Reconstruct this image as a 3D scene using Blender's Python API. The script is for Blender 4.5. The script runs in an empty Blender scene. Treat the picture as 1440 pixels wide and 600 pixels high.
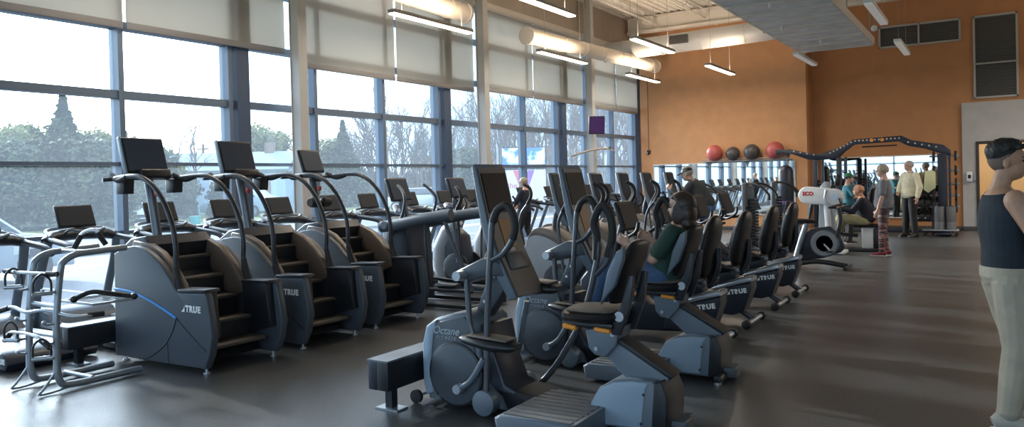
import bpy, bmesh, math, random
from math import sin, cos, pi, radians, atan, atan2, sqrt
from mathutils import Vector, Matrix, Euler, noise
random.seed(7)
C = bpy.context.scene.collection
scn = bpy.context.scene

# ---------------------------------------------------------------- camera
FPX, CAMH = 1085.0, 1.58
YAW, PITCH, ROLL = atan(680/FPX), -15/FPX, 0.0264
Fv = Vector((-sin(YAW)*cos(PITCH), cos(YAW)*cos(PITCH), sin(PITCH)))
R0 = Vector((cos(YAW), sin(YAW), 0)); U0 = R0.cross(Fv)
Rv = R0*cos(ROLL) - U0*sin(ROLL); Uv = R0*sin(ROLL) + U0*cos(ROLL)
cam = bpy.data.cameras.new('camera'); cam_o = bpy.data.objects.new('camera', cam); C.objects.link(cam_o)
cam.sensor_fit = 'HORIZONTAL'; cam.sensor_width = 36; cam.lens = 36*FPX/1440
cam.shift_y = -31/1440; cam.clip_start = 0.05; cam.clip_end = 500
M4 = Matrix((Rv, Uv, -Fv)).transposed().to_4x4(); M4.translation = Vector((0, 0, CAMH))
cam_o.matrix_world = M4
scn.camera = cam_o

def far_xy(px, depth):
    """ground position seen in picture column px at a given distance along the viewing axis"""
    d = Fv + Rv*((px-720)/FPX) + Uv*(15/FPX)
    return d.x*depth, d.y*depth

# ---------------------------------------------------------------- light and exposure
scn.view_settings.view_transform = 'Standard'; scn.view_settings.look = 'None'
scn.view_settings.exposure = 1.2; scn.view_settings.gamma = 1.0; scn.view_settings.use_curve_mapping = False
SKY, SUN, SUN_AZ, SUN_EL = 3.0, 2.8, -10.0, 19.0
W = bpy.data.worlds.new('sky'); scn.world = W; W.use_nodes = True
nt = W.node_tree; nt.nodes.clear()
tc = nt.nodes.new('ShaderNodeTexCoord'); sep = nt.nodes.new('ShaderNodeSeparateXYZ')
rmp = nt.nodes.new('ShaderNodeValToRGB'); bg = nt.nodes.new('ShaderNodeBackground'); wo = nt.nodes.new('ShaderNodeOutputWorld')
nt.links.new(tc.outputs['Generated'], sep.inputs[0]); nt.links.new(sep.outputs['Z'], rmp.inputs[0])
rmp.color_ramp.elements[0].position = 0.0; rmp.color_ramp.elements[0].color = (0.62, 0.74, 0.86, 1)
rmp.color_ramp.elements[1].position = 0.5; rmp.color_ramp.elements[1].color = (0.70, 0.82, 1.0, 1)
e = rmp.color_ramp.elements.new(0.12); e.color = (0.80, 0.90, 1.0, 1)
# boosted towards the hazy sun, bluer and darker aside, raised behind as added fill
vm = nt.nodes.new('ShaderNodeVectorMath'); vm.operation = 'DOT_PRODUCT'; nt.links.new(tc.outputs['Generated'], vm.inputs[0])
vm.inputs[1].default_value = (-cos(radians(SUN_AZ))*cos(radians(SUN_EL)), -sin(radians(SUN_AZ))*cos(radians(SUN_EL)), sin(radians(SUN_EL)))
mr = nt.nodes.new('ShaderNodeMapRange'); mr.inputs['From Min'].default_value = -1; nt.links.new(vm.outputs['Value'], mr.inputs['Value'])
r2 = nt.nodes.new('ShaderNodeValToRGB'); nt.links.new(mr.outputs[0], r2.inputs[0]); els = r2.color_ramp.elements
els[0].position = 0; els[0].color = (.50, .52, .55, 1); els[1].position = 1.0; els[1].color = (4.2, 4.0, 3.8, 1)
for p_, c_ in ((.52, (.45, .48, .52, 1)), (.66, (.26, .30, .34, 1)), (.77, (.17, .205, .235, 1)), (.86, (.30, .34, .37, 1)), (.93, (.9, .93, .96, 1))):
    e = els.new(p_); e.color = c_
mm = nt.nodes.new('ShaderNodeMix'); mm.data_type = 'RGBA'; mm.blend_type = 'MULTIPLY'; mm.inputs[0].default_value = 1; mm.clamp_result = False
nt.links.new(rmp.outputs[0], mm.inputs[6]); nt.links.new(r2.outputs[0], mm.inputs[7])
nt.links.new(mm.outputs[2], bg.inputs[0]); bg.inputs[1].default_value = SKY
nt.links.new(bg.outputs[0], wo.inputs[0])
sl = bpy.data.lights.new('sun', 'SUN'); sl.energy = SUN; sl.angle = radians(1.6); sl.color = (1.0, 0.96, 0.90)
so = bpy.data.objects.new('sun', sl); C.objects.link(so)
sd = Vector((cos(radians(SUN_AZ))*cos(radians(SUN_EL)), sin(radians(SUN_AZ))*cos(radians(SUN_EL)), -sin(radians(SUN_EL))))
so.rotation_euler = sd.to_track_quat('-Z', 'Y').to_euler()

# ---------------------------------------------------------------- materials
MATS = {}
def mat(name, col, rough=0.5, metal=0.0, spec=0.5, emit=None, es=1.0, noise_amt=0.0, nscale=20.0, bump=0.0, bscale=200.0, coat=0.0, col2=None):
    if name in MATS: return MATS[name]
    m = bpy.data.materials.new(name); m.use_nodes = True; n = m.node_tree.nodes; l = m.node_tree.links
    b = n['Principled BSDF']; b.inputs['Base Color'].default_value = (*col, 1)
    b.inputs['Roughness'].default_value = rough; b.inputs['Metallic'].default_value = metal
    b.inputs['Specular IOR Level'].default_value = spec; b.inputs['Coat Weight'].default_value = coat
    if emit: b.inputs['Emission Color'].default_value = (*emit, 1); b.inputs['Emission Strength'].default_value = es
    co = n.new('ShaderNodeTexCoord')
    if noise_amt or col2:
        t = n.new('ShaderNodeTexNoise'); t.inputs['Scale'].default_value = nscale; t.inputs['Detail'].default_value = 5
        l.new(co.outputs['Object'], t.inputs['Vector'])
        r = n.new('ShaderNodeValToRGB'); l.new(t.outputs['Fac'], r.inputs[0])
        r.color_ramp.elements[0].position = .35; r.color_ramp.elements[1].position = .65
        a = tuple(max(0, c*(1-noise_amt)) for c in col); z = col2 or tuple(min(1, c*(1+noise_amt)) for c in col)
        r.color_ramp.elements[0].color = (*a, 1); r.color_ramp.elements[1].color = (*z, 1)
        l.new(r.outputs[0], b.inputs['Base Color'])
    if bump:
        t2 = n.new('ShaderNodeTexNoise'); t2.inputs['Scale'].default_value = bscale; l.new(co.outputs['Object'], t2.inputs['Vector'])
        bp = n.new('ShaderNodeBump'); bp.inputs['Strength'].default_value = bump; bp.inputs['Distance'].default_value = .01
        l.new(t2.outputs['Fac'], bp.inputs['Height']); l.new(bp.outputs[0], b.inputs['Normal'])
    MATS[name] = m; return m

black = mat('black plastic', (.012, .014, .018), .42)
blackm = mat('black powder coat', (.018, .020, .026), .38)
navy = mat('navy black shroud', (.016, .022, .036), .40)
vinyl = mat('black vinyl', (.011, .011, .013), .42, spec=.35, bump=.04, bscale=500)
rubber = mat('black rubber', (.016, .016, .017), .7)
char = mat('charcoal plastic', (.060, .073, .090), .45)
slate = mat('slate plastic', (.120, .150, .185), .42)
bluegrey = mat('blue grey plastic', (.26, .34, .42), .4)
ltgrey = mat('light grey plastic', (.34, .38, .42), .4)
silver = mat('silver metal', (.46, .50, .54), .32, metal=.75)
darkmet = mat('dark metal', (.10, .11, .125), .35, metal=.6)
chrome = mat('chrome', (.75, .77, .8), .15, metal=1)
white = mat('white plastic', (.72, .74, .74), .4)
brownp = mat('brown plastic', (.10, .070, .052), .4)
screen = mat('dark screen', (.045, .062, .092), .45, spec=.25)
screenb = mat('brown screen', (.016, .011, .010), .5, spec=.15)
screent = mat('grey screen', (.030, .033, .038), .6, spec=.12)
orange = mat('orange paint', (.75, .27, .03), .45)
amber = mat('amber card', (.30, .14, .035), .5)
blue = mat('blue trim', (.05, .33, .85), .35)
tread = mat('tread rubber', (.075, .062, .052), .6, bump=.3)
padtop = mat('taupe pad', (.16, .13, .105), .6)
belt = mat('running belt', (.13, .135, .14), .28)
logo_m = mat('logo white', (.80, .82, .82), .5)
logo_g = mat('logo grey', (.42, .46, .5), .5)
wood = mat('brown wood', (.16, .09, .05), .5)

# ---------------------------------------------------------------- mesh helpers
class MB:
    def __init__(s): s.bm = bmesh.new()
    def box(s, c, d, rot=None, bev=0.0):
        m = Matrix.Translation(Vector(c)) @ (Euler(rot).to_matrix().to_4x4() if rot else Matrix()) @ Matrix.Diagonal((d[0], d[1], d[2], 1))
        r = bmesh.ops.create_cube(s.bm, size=1, matrix=m)
        if bev:
            es = list({e for v in r['verts'] for e in v.link_edges})
            bmesh.ops.bevel(s.bm, geom=es, offset=bev, segments=2, affect='EDGES', profile=.5)
        return s
    def rings(s, rs, cap=True, closed=False):
        vs = [[s.bm.verts.new(p) for p in r] for r in rs]; n = len(vs[0]); k = len(vs)
        for i in range(k if closed else k-1):
            a, b = vs[i], vs[(i+1) % k]
            for j in range(n): s.bm.faces.new((a[j], a[(j+1) % n], b[(j+1) % n], b[j]))
        if cap and not closed:
            s.bm.faces.new(vs[0][::-1]); s.bm.faces.new(vs[-1])
        return s
    def seg(s, p0, p1, r0, r1=None, n=14):
        return s.tube([p0, p1], r0, n, False, r1)
    def tube(s, pts, r, n=12, smooth=True, r1=None, flat=1.0, closed=False):
        P = [Vector(p) for p in pts]
        if smooth and len(P) > 2: P = catmull(P, 5, closed)
        N = len(P); t0 = (P[1]-P[0]).normalized()
        u = t0.cross(Vector((0, 0, 1)));  u = u if u.length > .05 else t0.cross(Vector((0, 1, 0))); u.normalize()
        rs = []
        for i, p in enumerate(P):
            if closed: t = (P[(i+1) % N]-P[i-1]).normalized()
            else: t = (P[min(i+1, N-1)]-P[max(i-1, 0)]).normalized()
            u = (u - t*u.dot(t)).normalized(); v = t.cross(u)
            f = i/(N-1) if N > 1 else 0
            rr = r + (r1-r)*f if r1 is not None else (r(f) if callable(r) else r)
            rs.append([p + u*cos(a)*rr + v*sin(a)*rr*flat for a in [2*pi*k/n for k in range(n)]])
        return s.rings(rs, closed=closed)
    def prism(s, pts, y0, y1, bev=0.0, plane='xz'):
        f = {'xz': lambda a, b, c: (a, c, b), 'xy': lambda a, b, c: (a, b, c), 'yz': lambda a, b, c: (c, a, b)}[plane]
        A = [s.bm.verts.new(f(x, z, y0)) for x, z in pts]; B = [s.bm.verts.new(f(x, z, y1)) for x, z in pts]
        n = len(pts); fs = [s.bm.faces.new(A), s.bm.faces.new(B[::-1])]
        for i in range(n): fs.append(s.bm.faces.new((A[i], B[i], B[(i+1) % n], A[(i+1) % n])))
        bmesh.ops.recalc_face_normals(s.bm, faces=fs)
        if bev:
            es = list(fs[0].edges)+list(fs[1].edges)
            bmesh.ops.bevel(s.bm, geom=es, offset=bev, segments=2, affect='EDGES', profile=.5)
        return s
    def sph(s, c, r, n=16, rot=None):
        if not hasattr(r, '__len__'): r = (r, r, r)
        m = Matrix.Translation(Vector(c)) @ (Euler(rot).to_matrix().to_4x4() if rot else Matrix()) @ Matrix.Diagonal((*r, 1))
        bmesh.ops.create_uvsphere(s.bm, u_segments=n, v_segments=max(6, n//2+2), radius=1, matrix=m); return s
    def lathe(s, prof, c=(0, 0, 0), axis='z', n=24):
        rs = []
        for r, h in prof:
            ring = []
            for k in range(n):
                a = 2*pi*k/n; x, y = r*cos(a), r*sin(a)
                p = {'z': (x, y, h), 'y': (x, h, y), 'x': (h, x, y)}[axis]
                ring.append(Vector(p)+Vector(c))
            rs.append(ring)
        return s.rings(rs)
    def loft(s, secs, side=(0, 1, 0), n=20):
        """secs: (centre, half width along side, half depth)"""
        P = [Vector(q[0]) for q in secs]; rs = []
        for i, q in enumerate(secs):
            t = (P[min(i+1, len(P)-1)]-P[max(i-1, 0)]).normalized()
            sv = Vector(q[3] if len(q) > 3 else side); sv = (sv - t*sv.dot(t)).normalized(); fv = sv.cross(t)
            rs.append([P[i]+sv*cos(a)*q[1]+fv*sin(a)*q[2] for a in [2*pi*k/n for k in range(n)]])
        return s.rings(rs)
    def chain(s, pr, n=12):
        for i, (p, r) in enumerate(pr):
            s.sph(p, r, n)
            if i: s.seg(pr[i-1][0], p, pr[i-1][1], r, n)
        return s
    def build(s, name, m, parent=None, sharp=46, label=None, remesh=None, smooth_it=0):
        bmesh.ops.recalc_face_normals(s.bm, faces=s.bm.faces)
        me = bpy.data.meshes.new(name); s.bm.to_mesh(me); s.bm.free()
        me.materials.append(m); me.shade_smooth()
        if not remesh: me.set_sharp_from_angle(angle=radians(sharp))
        o = bpy.data.objects.new(name, me); C.objects.link(o)
        if parent: o.parent = parent
        if label: o['label'] = label
        if remesh:
            md = o.modifiers.new('r', 'REMESH'); md.mode = 'VOXEL'; md.voxel_size = remesh; md.use_smooth_shade = True
            if smooth_it:
                ms = o.modifiers.new('s', 'SMOOTH'); ms.iterations = smooth_it; ms.factor = .5
        return o

def catmull(P, k, closed=False):
    out = []; n = len(P)
    for i in range(n if closed else n-1):
        if closed: a, b, c, d = P[i-1], P[i], P[(i+1) % n], P[(i+2) % n]
        else:
            b, c = P[i], P[i+1]; a = P[i-1] if i else b*2-c; d = P[i+2] if i+2 < n else c*2-b
        for j in range(k):
            t = j/k
            out.append(.5*((2*b)+(c-a)*t+(2*a-5*b+4*c-d)*t*t+(3*b-a-3*c+d)*t**3))
    if not closed: out.append(P[-1])
    return out

def arc2(cx, cz, r, a0, a1, n=12, rz=None):
    rz = rz or r
    return [(cx+r*cos(radians(a0+(a1-a0)*i/n)), cz+rz*sin(radians(a0+(a1-a0)*i/n))) for i in range(n+1)]

def tag(o, label=None, cat=None, group=None, kind=None):
    if label: o['label'] = label
    if cat: o['category'] = cat
    if group: o['group'] = group
    if kind: o['kind'] = kind
    return o
def thing(name, label, cat, loc=(0, 0, 0), rz=0, group=None):
    o = bpy.data.objects.new(name, None); C.objects.link(o); o.empty_display_size = .1
    o.location = loc; o.rotation_euler = (0, 0, rz); return tag(o, label, cat, group)
def kids(o): return [c for c in o.children]
def copy_tree(o, parent=None, seen=None):
    c = o.copy(); C.objects.link(c)
    if parent: c.parent = parent
    for ch in kids(o): copy_tree(ch, c)
    return c
def place(o, loc, rz=0, label=None, first=False, group=None):
    c = o if first else copy_tree(o)
    c.location = loc; c.rotation_euler = (0, 0, rz)
    if label: c['label'] = label
    if group: c['group'] = group
    return c
def text(name, s, size, loc, rot, m, parent=None, ext=.002, shear=0, align='CENTER', bold=0.0, label=None):
    cu = bpy.data.curves.new(name, 'FONT'); cu.body = s; cu.size = size; cu.extrude = ext; cu.shear = shear
    cu.align_x = align; cu.align_y = 'CENTER'; cu.offset = bold; cu.space_character = 1.18 if s == 'TRUE' else 1.0
    t = bpy.data.objects.new(name, cu); C.objects.link(t)
    bpy.context.view_layer.update()
    me = bpy.data.meshes.new_from_object(t); bpy.data.objects.remove(t)
    me.materials.clear(); me.materials.append(m)
    o = bpy.data.objects.new(name, me); C.objects.link(o); o.location = loc; o.rotation_euler = rot
    if parent: o.parent = parent
    if label: o['label'] = label
    return o
RY = (radians(90), 0, 0)          # lettering on a face that looks towards -Y
def true_logo(parent, x, y, z, size, rot=RY, tilt=0):
    r = (rot[0], rot[1]-tilt, rot[2])
    o = text('logo', 'TRUE', size, (x, y, z), r, logo_m, parent, bold=.0035 if size > .05 else .002)
    b = bmesh.new(); b.from_mesh(o.data)
    # wedge mark left of the word
    w = size*1.62
    vs = [b.verts.new(p) for p in [(-w-size*.50, -size*.34, .003), (-w+size*.12, -size*.34, .003), (-w+size*.12, size*.36, .003), (-w-size*.08, -size*.02, .003)]]
    b.faces.new(vs); b.to_mesh(o.data); b.free()
    for p in o.data.polygons: p.material_index = 0
    return o

# ---------------------------------------------------------------- room shell
WX, CY1, CY2, CORX = -9.3, 22.3, 23.1, -4.37
CEIL = 6.3
def struct(name, mb, m, sharp=35):
    return tag(mb.build(name, m, None, sharp), kind='structure')

fm = bpy.data.materials.new('rubber floor'); fm.use_nodes = True
n = fm.node_tree.nodes; l = fm.node_tree.links; b = n['Principled BSDF']
co = n.new('ShaderNodeTexCoord'); t1 = n.new('ShaderNodeTexNoise'); t1.inputs['Scale'].default_value = 120; t1.inputs['Detail'].default_value = 2
t2 = n.new('ShaderNodeTexNoise'); t2.inputs['Scale'].default_value = .8; t2.inputs['Detail'].default_value = 4
l.new(co.outputs['Object'], t1.inputs[0]); l.new(co.outputs['Object'], t2.inputs[0])
r1 = n.new('ShaderNodeValToRGB'); r1.color_ramp.elements[0].position = .45; r1.color_ramp.elements[1].position = .72
r1.color_ramp.elements[0].color = (.030, .032, .036, 1); r1.color_ramp.elements[1].color = (.125, .130, .140, 1)
l.new(t1.outputs['Fac'], r1.inputs[0])
mx = n.new('ShaderNodeMix'); mx.data_type = 'RGBA'; mx.blend_type = 'MULTIPLY'; mx.inputs[0].default_value = .5
l.new(r1.outputs[0], mx.inputs[6]); l.new(t2.outputs['Color'], mx.inputs[7]); 
hs = n.new('ShaderNodeHueSaturation'); hs.inputs['Saturation'].default_value = .15; l.new(mx.outputs[2], hs.inputs['Color']); hs.inputs['Value'].default_value = 1.35
l.new(hs.outputs[0], b.inputs['Base Color']); b.inputs['Roughness'].default_value = .34
bp = n.new('ShaderNodeBump'); bp.inputs['Strength'].default_value = .25; bp.inputs['Distance'].default_value = .004
l.new(t1.outputs['Fac'], bp.inputs['Height']); l.new(bp.outputs[0], b.inputs['Normal'])

struct('floor', MB().box((-1.1, 9.6, -.05), (16.6, 27.4, .1)), fm)
def wallmat(name, c):
    return mat(name, c, .75, noise_amt=.05, nscale=3, bump=.08, bscale=120)
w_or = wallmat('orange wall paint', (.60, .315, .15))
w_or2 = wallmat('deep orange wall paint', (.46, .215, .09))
w_gr = wallmat('light grey wall paint', (.44, .43, .41))
w_bg = wallmat('beige wall paint', (.50, .44, .36))
w_wh = wallmat('white ceiling paint', (.80, .78, .74))
# end wall: forward orange bay, its return, the recessed bay
struct('wall_end', MB().box(((WX+CORX)/2, CY1+.15, CEIL/2), (CORX-WX, .3, CEIL)), w_or)
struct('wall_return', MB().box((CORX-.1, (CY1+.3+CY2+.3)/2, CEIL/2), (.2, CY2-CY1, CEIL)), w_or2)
m = MB(); m.box(((CORX-.05-.71)/2, CY2+.15, CEIL/2), (-.71-CORX+.05, .3, CEIL)); m.box((3.3, CY2+.15, (CEIL+3.27)/2), (8.02, .3, CEIL-3.27))
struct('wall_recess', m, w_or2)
# low grey partition with the doorway
m = MB(); GY = CY2-.05
m.box(((-.71-.41)/2, GY+.1, 3.27/2), (.30, .3, 3.27)); m.box((.16, GY+.1, (2.2+3.27)/2), (1.14, .3, 1.07)); m.box((4.0, GY+.1, 3.27/2), (6.54, .3, 3.27))
struct('wall_partition', m, w_gr)
struct('wall_right', MB().box((7.35, 9.6, CEIL/2), (.3, 27.4, CEIL)), w_bg)
struct('wall_back', MB().box((-1, -4.0, CEIL/2), (17, .3, CEIL)), w_bg)
struct('wall_window_side', MB().box((WX-.1, 9.2, (5.25+CEIL)/2), (.34, 27.0, CEIL-5.25)), wallmat('taupe wall paint', (.36, .31, .26)))
struct('trim_1', MB().box((-.56, GY-.06, .05), (.30, .03, .1), bev=.004), mat('dark baseboard', (.07, .065, .06), .5))
struct('baseboard_recess', MB().box(((CORX-.71)/2, CY2-.012, .05), (-.71-CORX, .024, .1), bev=.004), MATS['dark baseboard'])
struct('baseboard_end', MB().box(((WX+CORX)/2, CY1-.012, .05), (CORX-WX-.2, .024, .1), bev=.004), MATS['dark baseboard'])
# doorway frame and the warm room behind it
m = MB(); m.box((-.375, GY-.03, 1.1), (.07, .12, 2.2), bev=.006); m.box((.695, GY-.03, 1.1), (.07, .12, 2.2), bev=.006); m.box((.16, GY-.03, 2.235), (1.14, .12, .07), bev=.006)
d1 = struct('door_1', m, mat('dark brown frame', (.045, .032, .026), .45))
m = MB(); m.box((.3, CY2+3.2, 1.5), (3, .1, 3)); m.box((-1.2, CY2+1.8, 1.5), (.1, 2.9, 3)); m.box((1.8, CY2+1.8, 1.5), (.1, 2.9, 3)); m.box((.3, CY2+1.8, 3.05), (3.1, 3, .1)); m.box((.3, CY2+1.8, -.05), (3.1, 3, .1))
struct('wall_office', m, mat('warm tan paint', (.62, .47, .28), .7))
al = bpy.data.lights.new('office lamp', 'AREA'); al.energy = 22; al.size = .8; al.color = (1, .88, .7)
ao = bpy.data.objects.new('office lamp', al); C.objects.link(ao); ao.location = (.3, CY2+1.7, 2.95)
# ceiling deck with ribs, beams and joists
m = MB(); m.box((-1.1, 9.6, CEIL+.05), (16.6, 27.4, .1))
k = -9.2
while k < 7.1:
    m.box((k, 9.6, CEIL-.02), (.07, 27, .04)); k += .2
struct('ceiling', m, w_wh)
struct('trim_2', MB().box((WX+.05, 9.3, 5.35), (.16, 26, .12)), mat('pale steel', (.55, .53, .5), .5))
m = MB()
m.box((-1.0, 21.2, CEIL-.10), (16.2, .22, .06)); m.box((-1.0, 21.2, CEIL-.50), (16.2, .22, .06)); m.box((-1, 21.2, CEIL-.30), (16.2, .04, .36))
struct('ceiling_beam', m, mat('painted steel', (.66, .63, .58), .5))
m = MB()
for k in range(11):
    x = -8.2+1.4*k
    m.box((x, 9.5, CEIL-.08), (.06, 26, .04)); m.box((x, 9.5, CEIL-.34), (.06, 26, .03)); y = 0
    while y < 21:
        m.seg((x, y, CEIL-.08), (x, y+.3, CEIL-.34), .010, n=4); m.seg((x, y+.3, CEIL-.34), (x, y+.6, CEIL-.08), .010, n=4); y += .6
struct('ceiling_joists', m, MATS['painted steel'])

# ---------------------------------------------------------------- window wall
alu = mat('blue grey aluminium', (.115, .155, .215), .45, metal=.25)
alud = mat('dark blue steel', (.040, .070, .130), .5)
cream = mat('cream painted steel', (.44, .43, .41), .5)
glass = bpy.data.materials.new('window glass'); glass.use_nodes = True
n = glass.node_tree.nodes; l = glass.node_tree.links; n.clear()
o_ = n.new('ShaderNodeOutputMaterial'); tr = n.new('ShaderNodeBsdfTransparent'); tr.inputs[0].default_value = (.90, .95, .97, 1)
gl = n.new('ShaderNodeBsdfGlossy'); gl.inputs['Roughness'].default_value = .02; df = n.new('ShaderNodeBsdfTranslucent'); df.inputs[0].default_value = (.72, .85, 1, 1)  # pale blue translucency puts a faint haze veil into the glass
lw = n.new('ShaderNodeLayerWeight'); lw.inputs[0].default_value = .5; pw = n.new('ShaderNodeMath'); pw.operation = 'POWER'; pw.inputs[1].default_value = 4.0; l.new(lw.outputs['Facing'], pw.inputs[0]); fr = n.new('ShaderNodeMath'); fr.operation = 'MULTIPLY_ADD'; fr.inputs[1].default_value = .35; fr.inputs[2].default_value = .03; l.new(pw.outputs[0], fr.inputs[0]); mx1 = n.new('ShaderNodeMixShader'); mx2 = n.new('ShaderNodeMixShader'); mx2.inputs[0].default_value = .03
l.new(fr.outputs[0], mx1.inputs[0]); l.new(tr.outputs[0], mx1.inputs[1]); l.new(gl.outputs[0], mx1.inputs[2])
l.new(mx1.outputs[0], mx2.inputs[1]); l.new(df.outputs[0], mx2.inputs[2]); l.new(mx2.outputs[0], o_.inputs[0])

MY = [7.25+1.63*k for k in range(-7, 10)]
ZT = [0.06, 1.06, 1.92, 2.79, 3.66, 4.53, 5.28]
fr_m = MB()
for y in MY:
    fr_m.box((WX-.04, y, 2.65), (.20, .07, 5.3))
for z in ZT:
    hh = .045 if abs(z-1.92) < .01 else .10
    if abs(z-1.06) < .01: hh = .05
    fr_m.box((WX-.04, 9.1, z), (.14, 26.6, hh))
struct('window_frame', fr_m, alu)
y_edges = [-4]+[y for y in MY if y > -4 and y < CY1]+[CY1]
for i in range(len(y_edges)-1):
    y0, y1 = y_edges[i], y_edges[i+1]
    struct('window_%d' % (i+1), MB().box((WX-.05, (y0+y1)/2, 2.66), (.012, y1-y0-.07, 5.2)), glass)
# structural posts just behind the glass and round columns' boxed posts inside
for i, y in enumerate((2.48, 7.44, 12.36, 17.26, 22.1)):
    struct('window_post', MB().box((WX-.02, y, 2.65), (.24, .22, 5.3)), alud)
for i, y in enumerate((3.28, 8.28, 13.28, 18.28)):
    m = MB(); x = WX+.34
    m.box((x, y, CEIL/2), (.17, .012, CEIL)); m.box((x-.09, y, CEIL/2), (.014, .17, CEIL)); m.box((x+.09, y, CEIL/2), (.014, .17, CEIL)); m.box((x, y, .01), (.3, .3, .02))
    m.box((x, y, 3.0), (.16, .14, .0+6.0))
    struct('column', m, cream)

# roller shades
shade = bpy.data.materials.new('shade fabric'); shade.use_nodes = True
n = shade.node_tree.nodes; l = shade.node_tree.links; n.clear()
o_ = n.new('ShaderNodeOutputMaterial'); d_ = n.new('ShaderNodeBsdfDiffuse'); d_.inputs[0].default_value = (.43, .42, .395, 1)
tl = n.new('ShaderNodeBsdfTranslucent'); tl.inputs[0].default_value = (.50, .48, .44, 1); tp = n.new('ShaderNodeBsdfTransparent'); tp.inputs[0].default_value = (1, 1, 1, 1)
a1 = n.new('ShaderNodeMixShader'); a1.inputs[0].default_value = .48; a2 = n.new('ShaderNodeMixShader'); a2.inputs[0].default_value = .012
l.new(d_.outputs[0], a1.inputs[1]); l.new(tl.outputs[0], a1.inputs[2]); l.new(a1.outputs[0], a2.inputs[1]); l.new(tp.outputs[0], a2.inputs[2]); l.new(a2.outputs[0], o_.inputs[0])
hemm = mat('grey shade hem', (.20, .195, .20), .6)
sh_spans = [(-.9, 2.35, 3.60), (2.40, 5.60, 3.60), (5.64, 8.18, 3.60), (8.36, 10.72, 3.44), (10.77, 13.2, 3.44), (13.36, 15.62, 3.50), (15.66, 18.2, 3.50), (18.36, 20.3, 3.48), (20.34, 21.85, 3.48)]
words = ['at the left edge of the window wall', 'over the first full window bay with the tall evergreen', 'just left of the first cream column', 'just right of the first cream column',
         'between the long pendant light and second cream column', 'just right of the second cream column', 'just left of the third column with the small television', 'just right of the third column', 'in the far corner beside the orange wall']
for (y0, y1, z), wd in zip(sh_spans, words):
    t = thing('roller_shade', 'beige roller shade half lowered %s' % wd, 'window shade', (WX+.16, (y0+y1)/2, z), 0, 'roller shades along the window wall')
    w = y1-y0
    MB().box((0, 0, (5.22-z)/2), (.003, w, 5.22-z)).build('fabric', shade, t)
    MB().box((.0, 0, .035), (.024, w, .09), bev=.008).build('hem_bar', hemm, t)
    MB().lathe([(.045, -w/2), (.045, w/2)], (0, 0, 5.25-z), 'y').build('roller', cream, t)

# ---------------------------------------------------------------- pendants, ducts, ceiling things
lampm = mat('lit diffuser', (1, .93, .82), .5, emit=(1, .80, .56), es=5.5)
unlit = mat('unlit diffuser', (.75, .76, .76), .5, emit=(1, .95, .9), es=.06)  # faint emission added to lift the switched-off diffuser
housing = mat('pendant housing', (.30, .28, .26), .5)
cable = mat('steel cable', (.3, .3, .3), .5)
def pendant(label, x, yc, z, on=True, L=2.12, w=.14, watt=19, tint=(1, .88, .74)):
    t = thing('linear_pendant', label, 'ceiling light', (x, yc, z), 0, 'linear pendant lights')
    MB().box((0, 0, .045), (w, L, .06), bev=.006).build('housing', housing if on else white, t)
    MB().box((0, 0, .005), (w-.02, L-.03, .02)).build('diffuser', lampm if on else unlit, t)
    for s in (-.8, .8): MB().seg((0, s, .07), (0, s, CEIL-z), .004, n=5).build('cable', cable, t)
    if on:
        a = bpy.data.lights.new('pendant light', 'AREA'); a.shape = 'RECTANGLE'; a.size = w-.03; a.size_y = L-.1; a.energy = watt; a.color = tint
        o = bpy.data.objects.new('pendant_glow', a); C.objects.link(o); o.parent = t; o.location = (0, 0, -.02)
        a = bpy.data.lights.new('pendant uplight', 'AREA'); a.shape = 'RECTANGLE'; a.size = w-.03; a.size_y = L-.1; a.energy = 18; a.color = (1, .76, .54)
        o = bpy.data.objects.new('pendant_uplight', a); C.objects.link(o); o.parent = t; o.location = (0, 0, .09); o.rotation_euler = (pi, 0, 0)
pl = [(-7.84, 5.7, 1, 'lit linear pendant hung nearest the camera beyond the left top edge'), (-7.84, 10.2, 1, 'lit linear pendant in front of the shades, nearest of the window row'), (-7.90, 14.85, 1, 'lit linear pendant in front of the shades, middle of the window row'), (-7.92, 19.4, 1, 'lit linear pendant near the far corner, farthest of the window row'),
      (-5.75, 10.1, 1, 'lit linear pendant cut by the top edge of the frame'), (-5.79, 14.75, 1, 'lit linear pendant just below the large round duct'), (-5.8, 19.25, 1, 'lit linear pendant hanging before the orange wall above the balls'),
      (-3.71, 19.0, 0, 'unlit linear pendant below the corner of the metal ceiling tray'), (-1.65, 14.3, 0, 'unlit linear pendant beside the metal tray, nearer of two'), (-1.66, 18.7, 0, 'unlit linear pendant before the horizontal wall louver')]
for x, y, on, lb in pl: pendant(lb, x, y, 4.2, bool(on))
for x in (2.5, 5.2):  # unseen pendants added to brighten the right side of the room
    for y in (14.8, 19.4): pendant('added fill pendant over the open floor, unseen right of the frame', x, y, 4.2, True, watt=40, tint=(1, .96, .92))

galv = mat('pale duct metal', (.52, .53, .53), .45, metal=.3)
fabric_d = mat('cream duct', (.66, .60, .52), .6)
def duct_run(name, label, p0, p1, r, m, ribs):
    t = thing(name, label, 'duct', p0)
    v = Vector(p1)-Vector(p0)
    MB().seg((0, 0, 0), v, r, n=28).build('duct_tube', m, t)
    for k in range(ribs):
        c = v*((k+.5)/ribs); d = v.normalized()*.02
        MB().seg(c-d, c+d, r+.012, n=28).build('duct_band', m, t)
    for f in (0, 1):
        c = v*f; d = v.normalized()*.03
        MB().seg(c-d, c+d, r+.02, n=28).build('end_collar', m, t)
    return t
duct_run('round_duct', 'cream round duct with closed end running along the far window wall', (-8.3, 14.0, 4.62), (-8.3, 21.2, 4.78), .17, fabric_d, 7)
duct_run('round_duct', 'cream round duct at the top of the frame by second column', (-8.3, 8.6, 4.78), (-8.3, 11.75, 4.70), .17, fabric_d, 3)
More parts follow.
